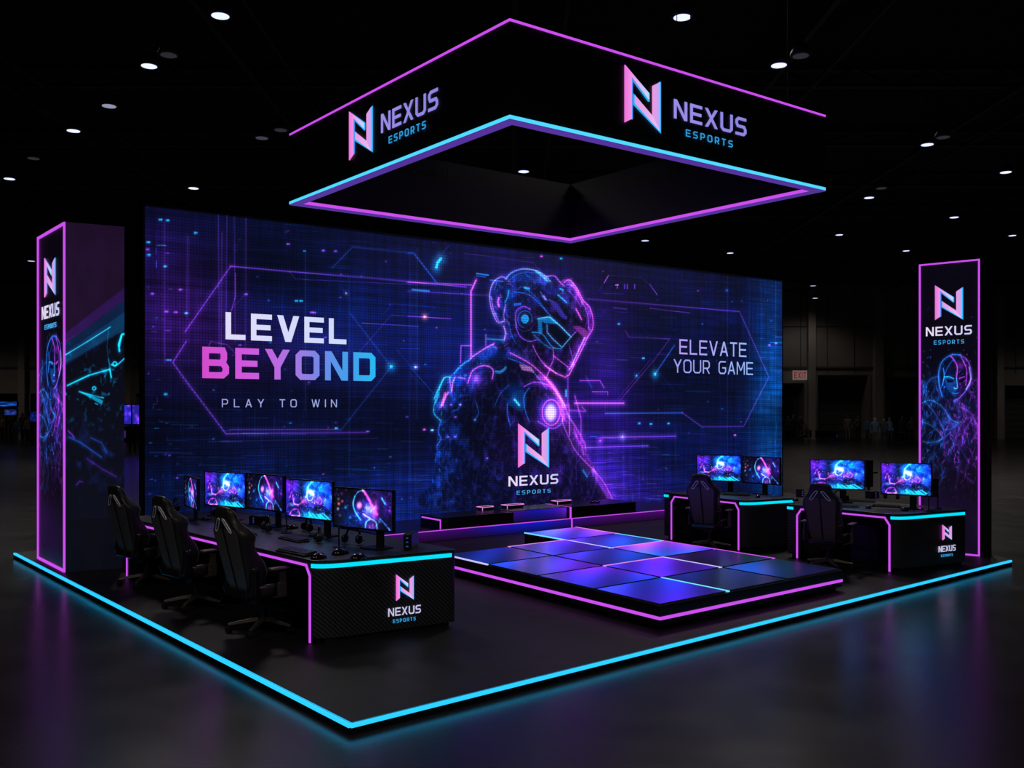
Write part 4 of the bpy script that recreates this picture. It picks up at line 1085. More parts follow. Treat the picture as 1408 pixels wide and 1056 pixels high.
deskL, WL = build_desk('long black gaming desk with five monitors, on the left of the booth', G(437, 889), (.85, .53), (-.674, .74), 1.47, 4.85,
                       ((544, 567.5, 824.5, 788.5), (533.4, 578, 845, 834), (540, 571, 854.6, 849.8)))
deskB, WB = build_desk('short black gaming desk with two monitors, beside the video wall', G(1025, 759), (.88, .47), (-.577, .816), 1.05, 1.74)
deskC, WC = build_desk('black gaming desk with two monitors, rightmost in the booth', G(1236, 789), (.88, .485), (-.61, .79), 1.42, 1.75,
                       ((1295, 1307.3, 742, 721), (1290, 1313, 758, 750), (1293.6, 1309.3, 765, 761.7)))
# storage unit under the right desk
m = MB(); c0 = WC(.45, .62); dU = (WC(1, 0) - WC(0, 0)); dV = (WC(0, 1) - WC(0, 0))
st_ = thing('drawer_unit', 'small dark blue drawer unit standing under the rightmost desk', 'drawers', (c0.x, c0.y, PZ))
m = MB(); m.prism([c0, c0 + dU * .25, c0 + dU * .25 + dV * .45, c0 + dV * .45], PZ, .62); m.build('body', M['black'], st_, bevel=.005)
dm = pbr('dark blue drawer front', (.01, .02, .09), .3)
for k in range(3):
    m = MB(); q0 = c0 - dU * .015 + dV * .02; q1 = q0 + dV * .41; z0 = .12 + k * .165
    m.prism([q0, q0 + dU * .014, q1 + dU * .014, q1], z0, z0 + .15); m.build('drawer', dm, st_)


# ================================================================== MONITORS
def paint_game(kind):
    W, H = 116, 66
    a = Art(W, H, (.05, .03, .22), lambda x, y: (x * W, (1 - y) * H)); st = lambda P, *q, **kk: a.stroke(spline(P), *q, **kk)
    if kind == 0:
        a.blob(.62, .2, .30, .35, (.0, .45, .85), 1.0); a.blob(.85, .35, .25, .3, (.02, .15, .8), .9); a.blob(.1, .15, .15, .3, (.35, .05, .6), .9)
        a.blob(.65, .97, .3, .14, (.0, .75, .9), 1.0); a.blob(.1, .6, .15, .4, (.10, .15, .6), .6); a.blob(.68, .5, .14, .12, (.65, .12, .75), .9)
        a.blob(.55, .3, .08, .06, (.9, .7, .8), .9); a.blob(.4, .55, .08, .08, (.7, .2, .55), .9); a.blob(.12, .68, .05, .04, (.5, .7, .9), .9)
        st([(.57, .02), (.48, .18), (.46, .38), (.42, .45)], 2.5, (.2, .7, .9), 3, .4); st([(.55, .28), (.60, .36)], 3, (1, .8, .9), 3, .4)
        th = np.linspace(0, 6.28, 18)
        st([(.52 + .07 * math.cos(t), .40 + .13 * math.sin(t)) for t in th], 1.2, (.4, .7, 1)); st([(.08, .5), (.12, .35), (.16, .55), (.18, .65), (.28, .66), (.38, .55)], 1.5, (.7, .25, .75), 2, .3)
        st([(.08, .95), (.14, .82), (.26, .80), (.30, .95)], 2, (.6, .15, .75), 2, .3); st([(.3, .96), (.12, .98)], 2, (.9, .3, .7), 2, .3)
        st([(.66, .55), (.74, .6), (.78, .5), (.72, .42)], 1.5, (.75, .2, .8), 2, .3)
        for k in range(9):
            t = -.5 + k * .14; st([(.75 + .06 * math.cos(t), .5 + .1 * math.sin(t)), (.75 + .3 * math.cos(t), .55 + .45 * math.sin(t))], .8, (.05, .3, .8), 1.5, .2)
        for k in range(5): st([(.5 + k * .08, .85 + .02 * (k % 2)), (.6 + k * .09, 1)], 2, (.1, .7, .9), 2, .3)
        n = a.noise(14, 14, 41, 4)
        a.c *= (.15 + 1.6 * n ** 1.3 * 1.2)[..., None]; rr = a.ridge(14, 14, 44, 12); a.c += (rr * .30)[..., None] * (a.c * 2.5 + np.array((.25, .05, .30)))
        g = np.random.default_rng(2)
        for _ in range(90):
            x, y = g.normal(.5, .25), g.normal(.6, .22); st([(x, y), (x + .008, y)], 1.1, [(.3, .6, 1), (.9, .4, .9), (.8, .85, 1)][g.integers(3)], a=g.uniform(.3, .9))
    else:
        a.c[:] = (.02, .025, .10)
        a.blob(.58, .5, .20, .40, (.16, .10, .5), .9); a.blob(.9, .3, .2, .4, (.12, .03, .3), .8); a.blob(.35, .8, .2, .3, (.0, .12, .35), .8)
        a.blob(.44, .42, .045, .09, (1, .45, .75), 1.0, 3); a.blob(.60, .50, .07, .10, (.6, .7, 1), .9); a.blob(.60, .62, .08, .14, (.2, .3, .9), .7); a.blob(.70, .48, .05, .25, (.75, .2, .6), .9)
        st([(.50, .03), (.56, .15), (.62, .3), (.66, .42)], 4, (.8, .2, .7), 3, .4); st([(.36, .2), (.33, .4), (.37, .6), (.46, .78)], 1.5, (.15, .6, .95), 2, .35)
        st([(.36, .2), (.42, .08), (.5, .03)], 1, (.2, .5, .9), 2, .2); st([(.54, .97), (.56, .82), (.64, .74), (.72, .82), (.74, .97)], 1.8, (.2, .6, 1), 2, .35); a.blob(.65, .92, .07, .14, (.55, .25, .75), .9)
        st([(.5, .62), (.56, .68), (.62, .72)], 1.5, (.7, .6, 1), 2, .3); st([(.78, .7), (.88, .85), (.95, .98)], 1.4, (.1, .4, .8), 2, .3); st([(.82, .2), (.87, .33)], 2.5, (.1, .5, .85), 2, .3)
        for x, y, c in ((.07, .3, (.3, .25, .15)), (.08, .42, (.9, .4, .2)), (.06, .55, (.5, .5, .4)), (.13, .15, (.5, .1, .5)), (.2, .5, (.1, .5, .7)), (.14, .35, (.6, .2, .3)), (.78, .78, (.2, .6, .8)), (.28, .75, (.1, .5, .8)), (.95, .5, (.4, .1, .6)), (.74, .6, (.9, .2, .5)), (.1, .72, (.3, .3, .3))):
            a.blob(x, y, .02, .035, c, .9)
        n = a.noise(12, 12, 71, 4); a.c *= (.15 + 1.7 * n)[..., None]; rr = a.ridge(12, 16, 74, 12); a.c += (rr * .22)[..., None] * (a.c * 3 + np.array((.04, .06, .18)))
        g = np.random.default_rng(5)
        for _ in range(60):
            x, y = g.random(), g.random(); st([(x, y), (x + .008, y + .01)], 1.0, [(.2, .5, 1), (.8, .3, .8), (.3, .7, .9)][g.integers(3)], a=g.uniform(.2, .8))
    return np.clip(a.c, 0, 1)


GAME = [paint_game(0), paint_game(1)]


def monitor(label, pxl, dl, pxr, dr, zb, zt, kind, group, stand=.5):
    a = PX(pxl, dl, 0); b = PX(pxr, dr, 0); c = (a + b) / 2; u = (b - a); wd = u.length; ang = math.atan2(u.y, u.x)
    t = thing('monitor', label, 'monitor', (c.x, c.y, TZ), group, local=True, rotz=ang)
    zb -= TZ; zt -= TZ; h = wd / 2
    m = MB(); m.box(-h, h, .0, .035, zb, zt); m.box(-h * .55, h * .55, .03, .06, zb + .08, zt - .08); m.build('casing', M['blackp'], t, bevel=.004)
    e = .012
    m = MB(); m.box(-h, h, -.008, .001, zt - e, zt); m.box(-h, h, -.008, .001, zb, zb + e * 1.6); m.box(-h, -h + e, -.008, .001, zb, zt); m.box(h - e, h, -.008, .001, zb, zt); m.build('bezel', M['side'], t)
    pl = Plane(Vector((-h, 0, 0)), Vector((h, 0, 0)), 0, 1)
    art_mesh('screen', pl, GAME[kind], M['art'], t, off=.003, s0=e, s1=wd - e, t0=zb + e, t1=zt - e)
    x = (stand - .5) * wd
    m = MB(); m.box(x - .045, x + .045, .045, .075, .012, (zb + zt) / 2); m.box(x - .06, x + .06, .03, .05, zb + .06, (zb + zt) / 2); m.build('stand', M['blackp'], t, bevel=.004)
    m = MB(); m.prism([(x - .15, -.08), (x - .12, -.10), (x + .12, -.10), (x + .15, -.08), (x + .13, .12), (x - .13, .12)], 0, .014); m.build('base_plate', M['gloss'], t, bevel=.003)
    return t


GL, GR = 'monitors on the long left desk', 'monitors on the right desks'
monitor('big monitor nearest the cyan end of the long left desk, glowing helmet picture', 459, 9.90, 541, 9.42, 1.035, 1.455, 1, GL, .72)
monitor('monitor second from the near end of the long left desk, blue explosion picture', 393, 10.85, 458, 10.35, 1.03, 1.47, 0, GL, .8)
monitor('middle monitor of the long left desk, dim figure in pink and blue', 339, 11.72, 390, 11.2, 1.035, 1.475, 1, GL, .75)
monitor('monitor above the second chair on the left desk, bright blue explosion picture', 281.7, 12.2, 338, 11.75, 1.02, 1.465, 0, GL, .6)
monitor('narrow looking monitor turned sideways at the far end of the left desk', 253.6, 12.33, 271.6, 11.75, 1.0, 1.40, 1, GL, .5)
monitor('left monitor of the desk beside the video wall, blue burst picture', 957.7, 16.15, 1019.5, 15.9, 1.03, 1.475, 0, GR, .75)
monitor('right monitor of the desk beside the video wall, glowing helmet picture', 1020.7, 15.85, 1073, 15.3, 1.02, 1.47, 1, GR, .55)
monitor('left monitor of the rightmost desk, blue burst picture', 1113.6, 14.35, 1189.5, 14.05, 1.05, 1.50, 0, GR, .6)
monitor('right monitor of the rightmost desk, in front of the slim pillar', 1211, 13.55, 1281.5, 13.15, 1.04, 1.50, 0, GR, .62)


# ================================================================== GAMING CHAIRS
def make_chair(label, group):
    t = thing('gaming_chair', label, 'chair', (0, 0, PZ), group, local=True)
    # seat cushion with raised side bolsters, faces +Y
    def ring(y, w, zc, th):
        pts = [(-w, zc + .035), (-w * .93, zc + .055), (-w * .72, zc + .04), (-w * .55, zc + .0), (0, zc - .008), (w * .55, zc + .0), (w * .72, zc + .04), (w * .93, zc + .055), (w, zc + .035), (w * .98, zc - th), (w * .5, zc - th - .01), (-w * .5, zc - th - .01), (-w * .98, zc - th)]
        return [(x, y, z) for x, z in pts]
    m = MB(); m.loft([ring(-.24, .21, .44, .06), ring(-.20, .25, .445, .09), ring(0, .27, .45, .10), ring(.20, .265, .455, .10), ring(.28, .24, .445, .08), ring(.30, .20, .42, .05)])
    m.build('seat', M['leather'], t, smooth=True, sub=1)
    # backrest: sections up the back
    secs = [  # z, half width, wing forward, thickness
        (.40, .17, .03, .07), (.44, .20, .05, .09), (.52, .215, .15, .10), (.62, .23, .21, .10), (.72, .235, .19, .10), (.82, .245, .11, .10), (.90, .262, .10, .10), (.97, .268, .145, .10), (1.02, .255, .14, .10),
        (1.07, .205, .075, .10), (1.12, .165, .05, .10), (1.18, .150, .04, .095), (1.22, .14, .025, .08), (1.245, .11, .015, .05), (1.255, .06, .005, .02)]
    lean = lambda z: -.21 - (z - .40) * .26
    rings = []
    for z, hw, wing, th in secs:
        y0 = lean(z); rings.append([(-hw * .75, y0 - th * .5, z), (-hw * .93, y0 - th * .40, z), (-hw, y0 - th * .05, z), (-hw * 1.02, y0 + wing * .6, z), (-hw * .97, y0 + wing, z), (-hw * .80, y0 + wing * .9, z), (-hw * .58, y0 + th * .5, z), (0, y0 + th * .42, z),
                                    (hw * .58, y0 + th * .5, z), (hw * .80, y0 + wing * .9, z), (hw * .97, y0 + wing, z), (hw * 1.02, y0 + wing * .6, z), (hw, y0 - th * .05, z), (hw * .93, y0 - th * .40, z), (hw * .75, y0 - th * .5, z), (0, y0 - th * .55, z)])
    m = MB(); m.loft(rings); br = m.build('backrest', M['leather'], t, smooth=True, sub=1)
    # rear panel in a slightly lighter leatherette, split by a dark seam
    for s in (-1, 1):
        m = MB(); L = []
        for z, hw, wing, th in secs[1:9] + [(1.04, .225, .1, .10)]:
            y = lean(z) - th * .5 - .006; L.append([(s * .012, y - .004, z), (s * hw * .45, y - .003, z), (s * hw * .80, y + .002, z), (s * hw * .80, y + .02, z), (s * .012, y + .02, z)])
        m.loft(L); m.build('back_panel', M['leather2'], br, smooth=False)
    # pale slot trims high on the back, and the same pair on the front
    for s in (-1, 1):
        for side in (-1, 1):
            pts = []
            for k in range(12):
                a_ = 2 * math.pi * k / 12; zz = 1.075 + .066 * math.copysign(abs(math.cos(a_)) ** .6, math.cos(a_)); xx = s * (.085 - .045 * (zz - 1.075) / .06) + .024 * math.copysign(abs(math.sin(a_)) ** .6, math.sin(a_))
                yy = lean(zz) + (-.058 if side < 0 else .056); pts.append((xx, yy, zz))
            m = MB(); m.tube(pts, .0062, 6, closed=True); m.build('slot_trim', M['white'], br, smooth=True)
    # piping down both wings
    for s in (-1, 1):
        m = MB(); m.tube([(s * hw * 1.015, lean(z) + wing * .80, z) for z, hw, wing, th in secs[2:-2]], .0045, 6); m.build('piping', M['piping'], br, smooth=True)
    m = MB(); m.tube([(0, lean(z) - th * .55 - .008, z) for z, hw, wing, th in secs[1:10]], .006, 6); m.build('seam', M['gloss'], br)
    # lumbar cross bar and hinges
    m = MB(); m.box(-.20, .20, -.31, -.22, .365, .45); m.build('hinge_bar', M['gloss'], t, bevel=.02, smooth=False)
    for s in (-1, 1):
        m = MB()
        m.loft([[(s * .232 + dx * .03, -.24 + dy * w_, z) for dx, dy in ((-1, -.7), (-.6, -1), (.6, -1), (1, -.7), (1, .7), (.6, 1), (-.6, 1), (-1, .7))] for z, w_ in ((.37, .02), (.385, .05), (.45, .065), (.50, .045), (.60, .042), (.66, .038), (.68, .02))])
        m.build('hinge_cover', M['gloss'], t, smooth=True)
    # armrests
    for s in (-1, 1):
        m = MB(); prof = [(-.14, .030), (-.125, .042), (-.05, .046), (.06, .050), (.13, .046), (.15, .030)]
        m.loft([[(s * .335 + dx * w_, y, .655 + dz * .014) for dx, dz in ((-1, -.4), (-.8, -1), (.8, -1), (1, -.4), (1, .4), (.8, 1), (-.8, 1), (-1, .4))] for y, w_ in prof])
        ar = m.build('armrest', M['metal'], t, smooth=True)
        m = MB(); m.box(s * .335 - .018, s * .335 + .018, -.035, .035, .40, .645); m.box(s * .335 - .024, s * .335 + .024, -.042, .042, .38, .52)
        m.bar((s * .335, 0, .385), (s * .15, 0, .345), .06, .022); m.build('armrest_post', M['metal'], ar, bevel=.005)
    # mechanism, gas lift, base
    m = MB(); m.box(-.16, .16, -.14, .16, .325, .352); m.box(-.07, .07, -.10, .12, .27, .33); m.bar((.06, .02, .31), (.30, .06, .30), .014, .014); m.build('mechanism', M['blackp'], t, bevel=.006)
    m = MB(); m.lathe([(.033, .12), (.033, .22), (.022, .221), (.022, .30)], 16); m.build('gas_lift', M['blackp'], t, smooth=False)
    m = MB(); m.lathe([(.038, .085), (.055, .095), (.055, .135), (.04, .15), (.036, .17)], 16); m.build('base_hub', M['blackp'], t)
    for k in range(5):
        a_ = 2 * math.pi * k / 5 + .35; dx, dy = math.cos(a_), math.sin(a_); u = Vector((dx, dy, 0)); sd = Vector((-dy, dx, 0)); L = []
        for r_, hw, zt_, zb_ in ((.03, .030, .145, .105), (.12, .025, .132, .095), (.24, .021, .108, .078), (.335, .018, .090, .070)):
            L.append([u * r_ + sd * hw + Vector((0, 0, zb_)), u * r_ + sd * hw * .6 + Vector((0, 0, zt_)), u * r_ - sd * hw * .6 + Vector((0, 0, zt_)), u * r_ - sd * hw + Vector((0, 0, zb_))])
        m = MB(); m.loft(L); lg = m.build('leg', M['metal'], t, bevel=.003)
        m = MB(); c = u * .325; cs = Vector((math.cos(a_ + .9), math.sin(a_ + .9), 0))
        for q in (-1, 1):
            cc = c + cs * .015 * q + Vector((0, 0, .031)); w2 = Vector((-cs.y, cs.x, 0))
            m.loft([[cc + cs * off + (w2 * math.cos(t2) + Vector((0, 0, 1)) * math.sin(t2)) * r2 for t2 in [2 * math.pi * i / 14 for i in range(14)]] for off, r2 in ((-.011, .024), (-.009, .031), (.009, .031), (.011, .024))])
        m.tube([c + Vector((0, 0, .04)), c + Vector((0, 0, .078))], .008, 6); m.build('castor', M['blackp'], lg)
    return t


CG = 'black gaming chairs at the desks'
ch0 = make_chair('black gaming chair nearest the front corner of the booth', CG)
for i, (px, py, rot, sc, lab) in enumerate([
        (362, 867, 46, 1.0, None),
        (270, 834, 48, 1.0, 'black gaming chair in the middle of the three at the left desk'),
        (203, 803, 50, 1.0, 'black gaming chair farthest back at the left desk, beside the wide pillar'),
        (976, 755, 58, .95, 'black gaming chair at the desk beside the video wall'),
        (1139, 781, 56, .95, 'black gaming chair at the rightmost desk')]):
    c = ch0 if i == 0 else copy_tree(ch0)
    p = G(px, py); c.location = (p.x, p.y, PZ); c.rotation_euler = (0, 0, R(rot - 90)); c.scale = (sc, sc, sc)
    if lab: c['label'] = lab


# ================================================================== SMALL THINGS ON THE DESKS
def make_keyboard(label, group, name='keyboard', mat='keys'):
    t = thing(name, label, 'keyboard', (0, 0, TZ), group, local=True)
    m = MB(); m.prism([(-.22, -.07), (.22, -.07), (.22, .07), (-.22, .07)], .0, .018); m.build('case', M['blackp'], t, bevel=.004)
    m = MB()
    for r_ in range(5):
        for c in range(15):
            x = -.205 + c * .0275; y = -.055 + r_ * .025; m.box(x, x + .022, y, y + .019, .018, .029 + .002 * r_)
    m.build('keys', M[mat], t); return t


def make_mouse(label, group):
    t = thing('mouse', label, 'mouse', (0, 0, TZ), group, local=True)
    L = []
    for y, hw, h in ((-.062, .012, .012), (-.055, .026, .024), (-.03, .034, .037), (0, .033, .040), (.03, .030, .032), (.055, .026, .020), (.064, .014, .010)):
        L.append([(hw * math.cos(a_), y, .002 + max(0, h * math.sin(a_))) for a_ in [math.pi * i / 8 for i in range(9)]])
    m = MB(); m.loft(L); m.build('shell', M['gloss'], t, smooth=True)
    m = MB(); m.lathe([(.004, -.004), (.009, -.003), (.009, .003), (.004, .004)], 10, (0, 0, 0)); m.v = [(v[2], .035 + v[0], .030 + v[1]) for v in m.v]; m.build('wheel', M['keys'], t)
    return t


def make_headset(label, group):
    t = thing('headset', label, 'headset', (0, 0, TZ), group, local=True)
    m = MB(); m.tube([(.085 * math.cos(a_), .02, .06 + .10 * math.sin(a_)) for a_ in [math.pi * i / 12 for i in range(13)]], .010, 8); m.build('headband', M['blackp'], t, smooth=True)
    for s in (-1, 1):
        m = MB(); m.lathe([(.02, -.022), (.040, -.018), (.045, 0), (.040, .016), (.025, .020)], 16); m.v = [(s * .085 + v[2], v[0] * .9, .05 + v[1]) for v in m.v]; m.build('ear_cup', M['blackp'], t, smooth=True)
    m = MB(); m.tube([(.085, .02, .04), (.08, .09, .02), (.04, .13, .016)], .004, 6); m.build('microphone', M['blackp'], t)
    return t


def make_stand(label, group):
    """headset hung on a desk stand"""
    t = thing('headset_stand', label, 'stand', (0, 0, TZ), group, local=True)
    m = MB(); m.lathe([(.06, 0), (.06, .01), (.012, .016)], 18); m.build('base', M['gloss'], t)
    m = MB(); m.tube([(0, 0, .012), (0, 0, .20), (0, .03, .225), (0, .06, .225)], .008, 8); m.build('pole', M['blackp'], t); return t


def make_tower(label, w_, d_, h_):
    t = thing('small_computer', label, 'computer', (0, 0, TZ), None, local=True)
    m = MB(); m.box(-w_ / 2, w_ / 2, 0, d_, 0, h_); m.build('case', M['blackp'], t, bevel=.005)
    m = MB(); m.box(-w_ / 2 + .012, w_ / 2 - .012, -.005, .001, .015, h_ - .015); fp = m.build('front_panel', M['gloss'], t, bevel=.002)
    m = MB()
    for k in range(3): z = h_ * (.25 + .25 * k); m.box(-.012, .012, -.008, -.004, z - .006, z + .006)
    m.build('button', M['led_dot'], t)
    return t


def put(o, px, py, rot, sc=1, z=TZ):
    p = G(px, py, z); o.location = (p.x, p.y, z); o.rotation_euler = (0, 0, R(rot)); o.scale = (sc,) * 3; return o


kb = make_keyboard('large black keyboard left of the mice on the long left desk', 'keyboards on the desks')
ms = make_mouse('black mouse nearest the cyan corner of the long left desk', 'mice on the desks')
hs = make_headset('black headset lying behind the front keyboard on the left desk', 'headsets on the desks')
hst = make_stand('black headset stand behind the big near monitor, left desk', 'headset stands on the desks')
AL = -48
put(kb, 404, 743, AL - 1, 1.0); put(ms, 493, 769, -30, 1.5); put(hs, 437, 745, -70, 1.0); put(hst, 466, 753, 0, 1.0)


def again(src, label, px, py, rot, sc=1, z=TZ):
    c = copy_tree(src); c['label'] = label; return put(c, px, py, rot, sc, z)


again(kb, 'black keyboard along the front edge of the left desk, closest to the mice', 408, 761, AL + 4, 1.15)
again(kb, 'black keyboard in front of the middle chair on the left desk', 318, 727, AL, 1.0)
again(kb, 'black keyboard farthest back on the left desk, beside the far chair', 226, 708, AL, 1.0)
again(ms, 'black mouse in the middle of three at the near end of the left desk', 468, 762, -35, 1.5)
again(ms, 'black mouse beside the keyboard end, innermost of three at the left desk', 438, 768, -40, 1.3)
again(ms, 'black mouse between the first and second chair on the left desk', 345, 737, -40, 1.1)
again(ms, 'black mouse behind the middle chair on the left desk', 283, 715, -45, 1.1)
again(hs, 'black headset under the middle monitor of the left desk', 366, 731, -60, 1.1)
again(hs, 'black headset between second and far chair on the left desk', 300, 712, -50, 1.1)
again(hs, 'black headset at the far end of the left desk', 240, 703, -50, 1.1)
again(hst, 'black headset stand between the middle monitors of the left desk', 394, 733, 0, 1.0)
again(hst, 'black headset stand near the sideways monitor of the left desk', 290, 709, 0, .8)
again(kb, 'black keyboard on the desk beside the video wall', 1012, 681, -30, 1.0)
again(kb, 'black keyboard on the rightmost desk, below its left monitor', 1184, 690, -30, .9)
again(kb, 'black keyboard on the rightmost desk, nearest its right monitor', 1219, 697, -28, .9)
again(ms, 'black mouse on the desk beside the video wall', 1042, 684, -20, 1.2)
again(ms, 'black mouse near the magenta edge of the rightmost desk', 1244, 702, -25, 1.6)
again(ms, 'black mouse at the far left corner of the rightmost desk', 1094, 689, -25, 1.3)
again(hs, 'black headset below the left monitor beside the video wall', 962, 680, -40, 1.1)
again(hs, 'black headset between the two monitors of the rightmost desk', 1226, 687, -40, 1.1)
again(hs, 'black headset behind the chair of the rightmost desk', 1156, 689, -10, 1.1)
again(hst, 'black headset stand right of the monitors on the rightmost desk', 1277, 703, 0, 1.0)
again(hs, 'black headset beside the stand of the big near monitor, left desk', 484, 748, -30, 1.1)
again(hs, 'black headset behind the monitor stand in the middle of the left desk', 422, 731, -60, 1.1)
again(ms, 'black mouse right of the keyboard under the middle monitors, left desk', 402, 727, -40, 1.2)
again(kb, 'black keyboard on the rightmost desk, just right of its chair', 1160, 697, -30, .9)
again(ms, 'black mouse between the two keyboards of the rightmost desk', 1194, 699, -20, 1.2)
pc = put(make_tower('small black computer with round buttons on the back edge of the left desk', .085, .26, .165), 560, 757, -10)
pc.location.z = TZ
p2 = put(make_tower('black console box behind the middle monitors of the left desk', .20, .16, .10), 349, 721, -40)
p3 = put(make_tower('black box standing between the two monitors of the rightmost desk', .16, .14, .12), 1204, 686, 25)
p4 = put(make_tower('black speaker box right of the chair on the rightmost desk', .08, .10, .13), 1103, 684, 25)
# black side display on a post, right end of the rightmost desk
sp = thing('side_display', 'black side display on a thin post at the right end of the rightmost desk', 'display', tuple(G(1290, 699, TZ)), local=True, rotz=R(-8))
m = MB(); m.box(-.19, -.01, .0, .03, .16, .42); m.build('panel', M['blackp'], sp, bevel=.004)
m = MB(); m.tube([(0, .015, .01), (0, .015, .42)], .010, 8); m.build('post', M['blackp'], sp)
m = MB(); m.lathe([(.045, 0), (.045, .012), (.015, .02)], 14); m.build('base', M['gloss'], sp)
sp2 = thing('side_display', 'black side display turned edge-on behind the left monitor of the rightmost desk', 'display', tuple(G(1198, 680, TZ)), local=True, rotz=R(20))
m = MB(); m.box(-.10, .04, .0, .03, .12, .56); m.box(.04, .13, .0, .02, .34, .37); m.build('panel', M['blackp'], sp2, bevel=.004)
m = MB(); m.box(-.06, -.02, .005, .03, .0, .14); m.build('post', M['blackp'], sp2)

# ================================================================== STEPPED STAGE BEFORE THE WALL
def gz(px, py, z): p = G(px, py, z); return Vector((p.x, p.y, 0))
SZ = .257
s_l, s_r = gz(558, 733, SZ), gz(914, 701, SZ)
sd_ = (s_r - s_l).normalized(); bk_ = Vector((-sd_.y, sd_.x, 0))
s_l2 = s_l - sd_ * .45; s_r2 = s_r + sd_ * .9
stage = thing('display_stage', 'low violet lit step in front of the video wall', 'stage', (s_l.x, s_l.y, PZ))
sfm = pbr('dark violet gloss', (.022, .012, .035), .28)
m = MB(); m.prism([s_l2, s_r2, s_r2 + bk_ * 1.55, s_l2 + bk_ * 1.55], PZ, SZ); m.build('step_body', sfm, stage)
def line_on(a, b, z0, z1, parent, mat, name='light_line', out=.01):
    t = (b - a).normalized(); nr = Vector((t.y, -t.x, 0)); m = MB(); m.prism([a - nr * .006, b - nr * .006, b + nr * out, a + nr * out], z0, z1); return m.build(name, mat, parent)
line_on(s_l2, s_r2, SZ - .012, SZ, stage, M['mag'])


def front_glow(pl, parent, stops, name='painted_reflection', off=.003, rows=5, fall=.45):  # glowing sheet that imitates light reflected on a front face
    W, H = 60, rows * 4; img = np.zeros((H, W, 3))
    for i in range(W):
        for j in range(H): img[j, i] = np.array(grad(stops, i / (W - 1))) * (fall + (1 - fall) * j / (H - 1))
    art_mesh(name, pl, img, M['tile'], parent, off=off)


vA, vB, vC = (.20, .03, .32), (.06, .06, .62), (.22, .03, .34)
front_glow(Plane(s_l2, s_r2, PZ + .005, SZ - .012), stage, [vA, vA, (.16, .03, .34), (.08, .06, .58), (.05, .08, .66), (.16, .03, .42), vC, vC, vC, vC])  # violet and blue reflections painted onto the step front
front = lambda k: s_l + sd_ * k
def plinth(label, a, b, dep, zt, off, line=None, glow=None):
    t = thing('display_plinth', label, 'plinth', (a.x, a.y, SZ), 'display plinths on the stage')
    a2, b2 = a + bk_ * off, b + bk_ * off
    m = MB(); m.prism([a2, b2, b2 + bk_ * dep, a2 + bk_ * dep], SZ, zt); m.build('body', M['side'], t, bevel=.004)
    if glow: front_glow(Plane(a2, b2, SZ + .004, zt - .01), t, glow, 'front_panel')  # reflected blue light painted as a glow on the plinth front
    if line == 'end':      # magenta line high on the left end and down its front corner
        l0, l1 = a2 + bk_ * (dep - .05), a2 + bk_ * .03
        m = MB(); nr = -sd_; m.prism([l0, l1, l1 + nr * .012, l0 + nr * .012], zt - .05, zt - .028); m.prism([l1 + bk_ * .012, l1 - bk_ * .002, l1 + nr * .012 - bk_ * .002, l1 + nr * .012 + bk_ * .012], SZ + .005, zt - .03); m.build('light_line', M['mag'], t)
    if line == 'corner':
        m = MB(); c = a2; m.prism([c - sd_ * .012 - bk_ * .012, c + sd_ * .014 - bk_ * .012, c + sd_ * .014 + bk_ * .01, c - sd_ * .012 + bk_ * .01], SZ, zt + .001)
        m.prism([c - sd_ * .004, c + sd_ * .016, c + sd_ * .016 + bk_ * dep, c - sd_ * .004 + bk_ * dep], zt - .001, zt + .001); m.build('light_line', M['mag'], t)
    return t
k1 = (gz(600.4, 726.8, SZ) - s_l).dot(sd_); k2 = (gz(695.5, 717.5, SZ) - s_l).dot(sd_); k3 = (gz(786.5, 712.6, SZ) - s_l).dot(sd_); k4 = (gz(875.5, 704.4, SZ) - s_l).dot(sd_)
PT = .447
plinth('long low black plinth at the left end of the stage, lit end', front(k1), front(k2), .68, PT, .03, 'end')
plinth('middle plinth of the stage with blue reflected light painted on its front', front(k2 + .004), front(k3 - .02), .62, PT + .01, .12, None, [(.20, .04, .42), (.10, .05, .50), (.07, .06, .55), (.16, .06, .62), (.34, .10, .70)])
plinth('black plinth at the right end of the stage, beside the short desk', front(k3), front(k4), .75, PT + .01, .03, 'corner')
m = MB(); c = front(k3); m.prism([c - sd_ * .012 - bk_ * .014, c + sd_ * .014 - bk_ * .014, c + sd_ * .014, c - sd_ * .012], PZ, SZ); m.build('light_line', M['mag'], stage)
# exhibits on the plinths
GE = 'controllers shown on the plinths'
def exhibit(label, px, py, w_, z):
    p = G(px, py, z); t = thing('arcade_controller', label, 'controller', (p.x, p.y, z), GE, local=True, rotz=math.atan2(sd_.y, sd_.x))
    m = MB(); m.prism([(-w_ / 2, -.08), (w_ / 2, -.05), (w_ / 2 + .04, .02), (w_ / 2, .10), (-w_ / 2, .10)], .012, .05); m.build('case', M['gloss'], t, bevel=.004)
    m = MB(); m.tube([(-w_ / 2, -.085, .055), (w_ / 2, -.055, .055), (w_ / 2 + .045, .02, .055), (w_ / 2, .105, .055), (-w_ / 2, .105, .055)], .006, 6, closed=True); m.tube([(-w_ / 2, -.085, .055), (-w_ / 2, -.085, .0)], .006, 6); m.build('edge_light', M['pink'], t)
    m = MB()
    for k in range(6): m.box(-w_ * .35 + k * w_ * .13, -w_ * .35 + k * w_ * .13 + .03, -.02, .03, .05, .062)
    m.build('buttons', M['keys'], t); m = MB(); m.box(-w_ / 2 + .02, w_ / 2 - .02, -.04, .08, 0, .014); m.build('foot', M['black'], t)
exhibit('pink edged controller on the middle plinth', 706, 698, .40, PT + .01)
exhibit('pink edged controller on the left corner of the right end plinth', 773, 692.3, .36, PT + .01)
exhibit('pink edged controller at the back of the left end plinth', 668, 701, .26, PT)
p = G(818, 691.5, PT + .01)
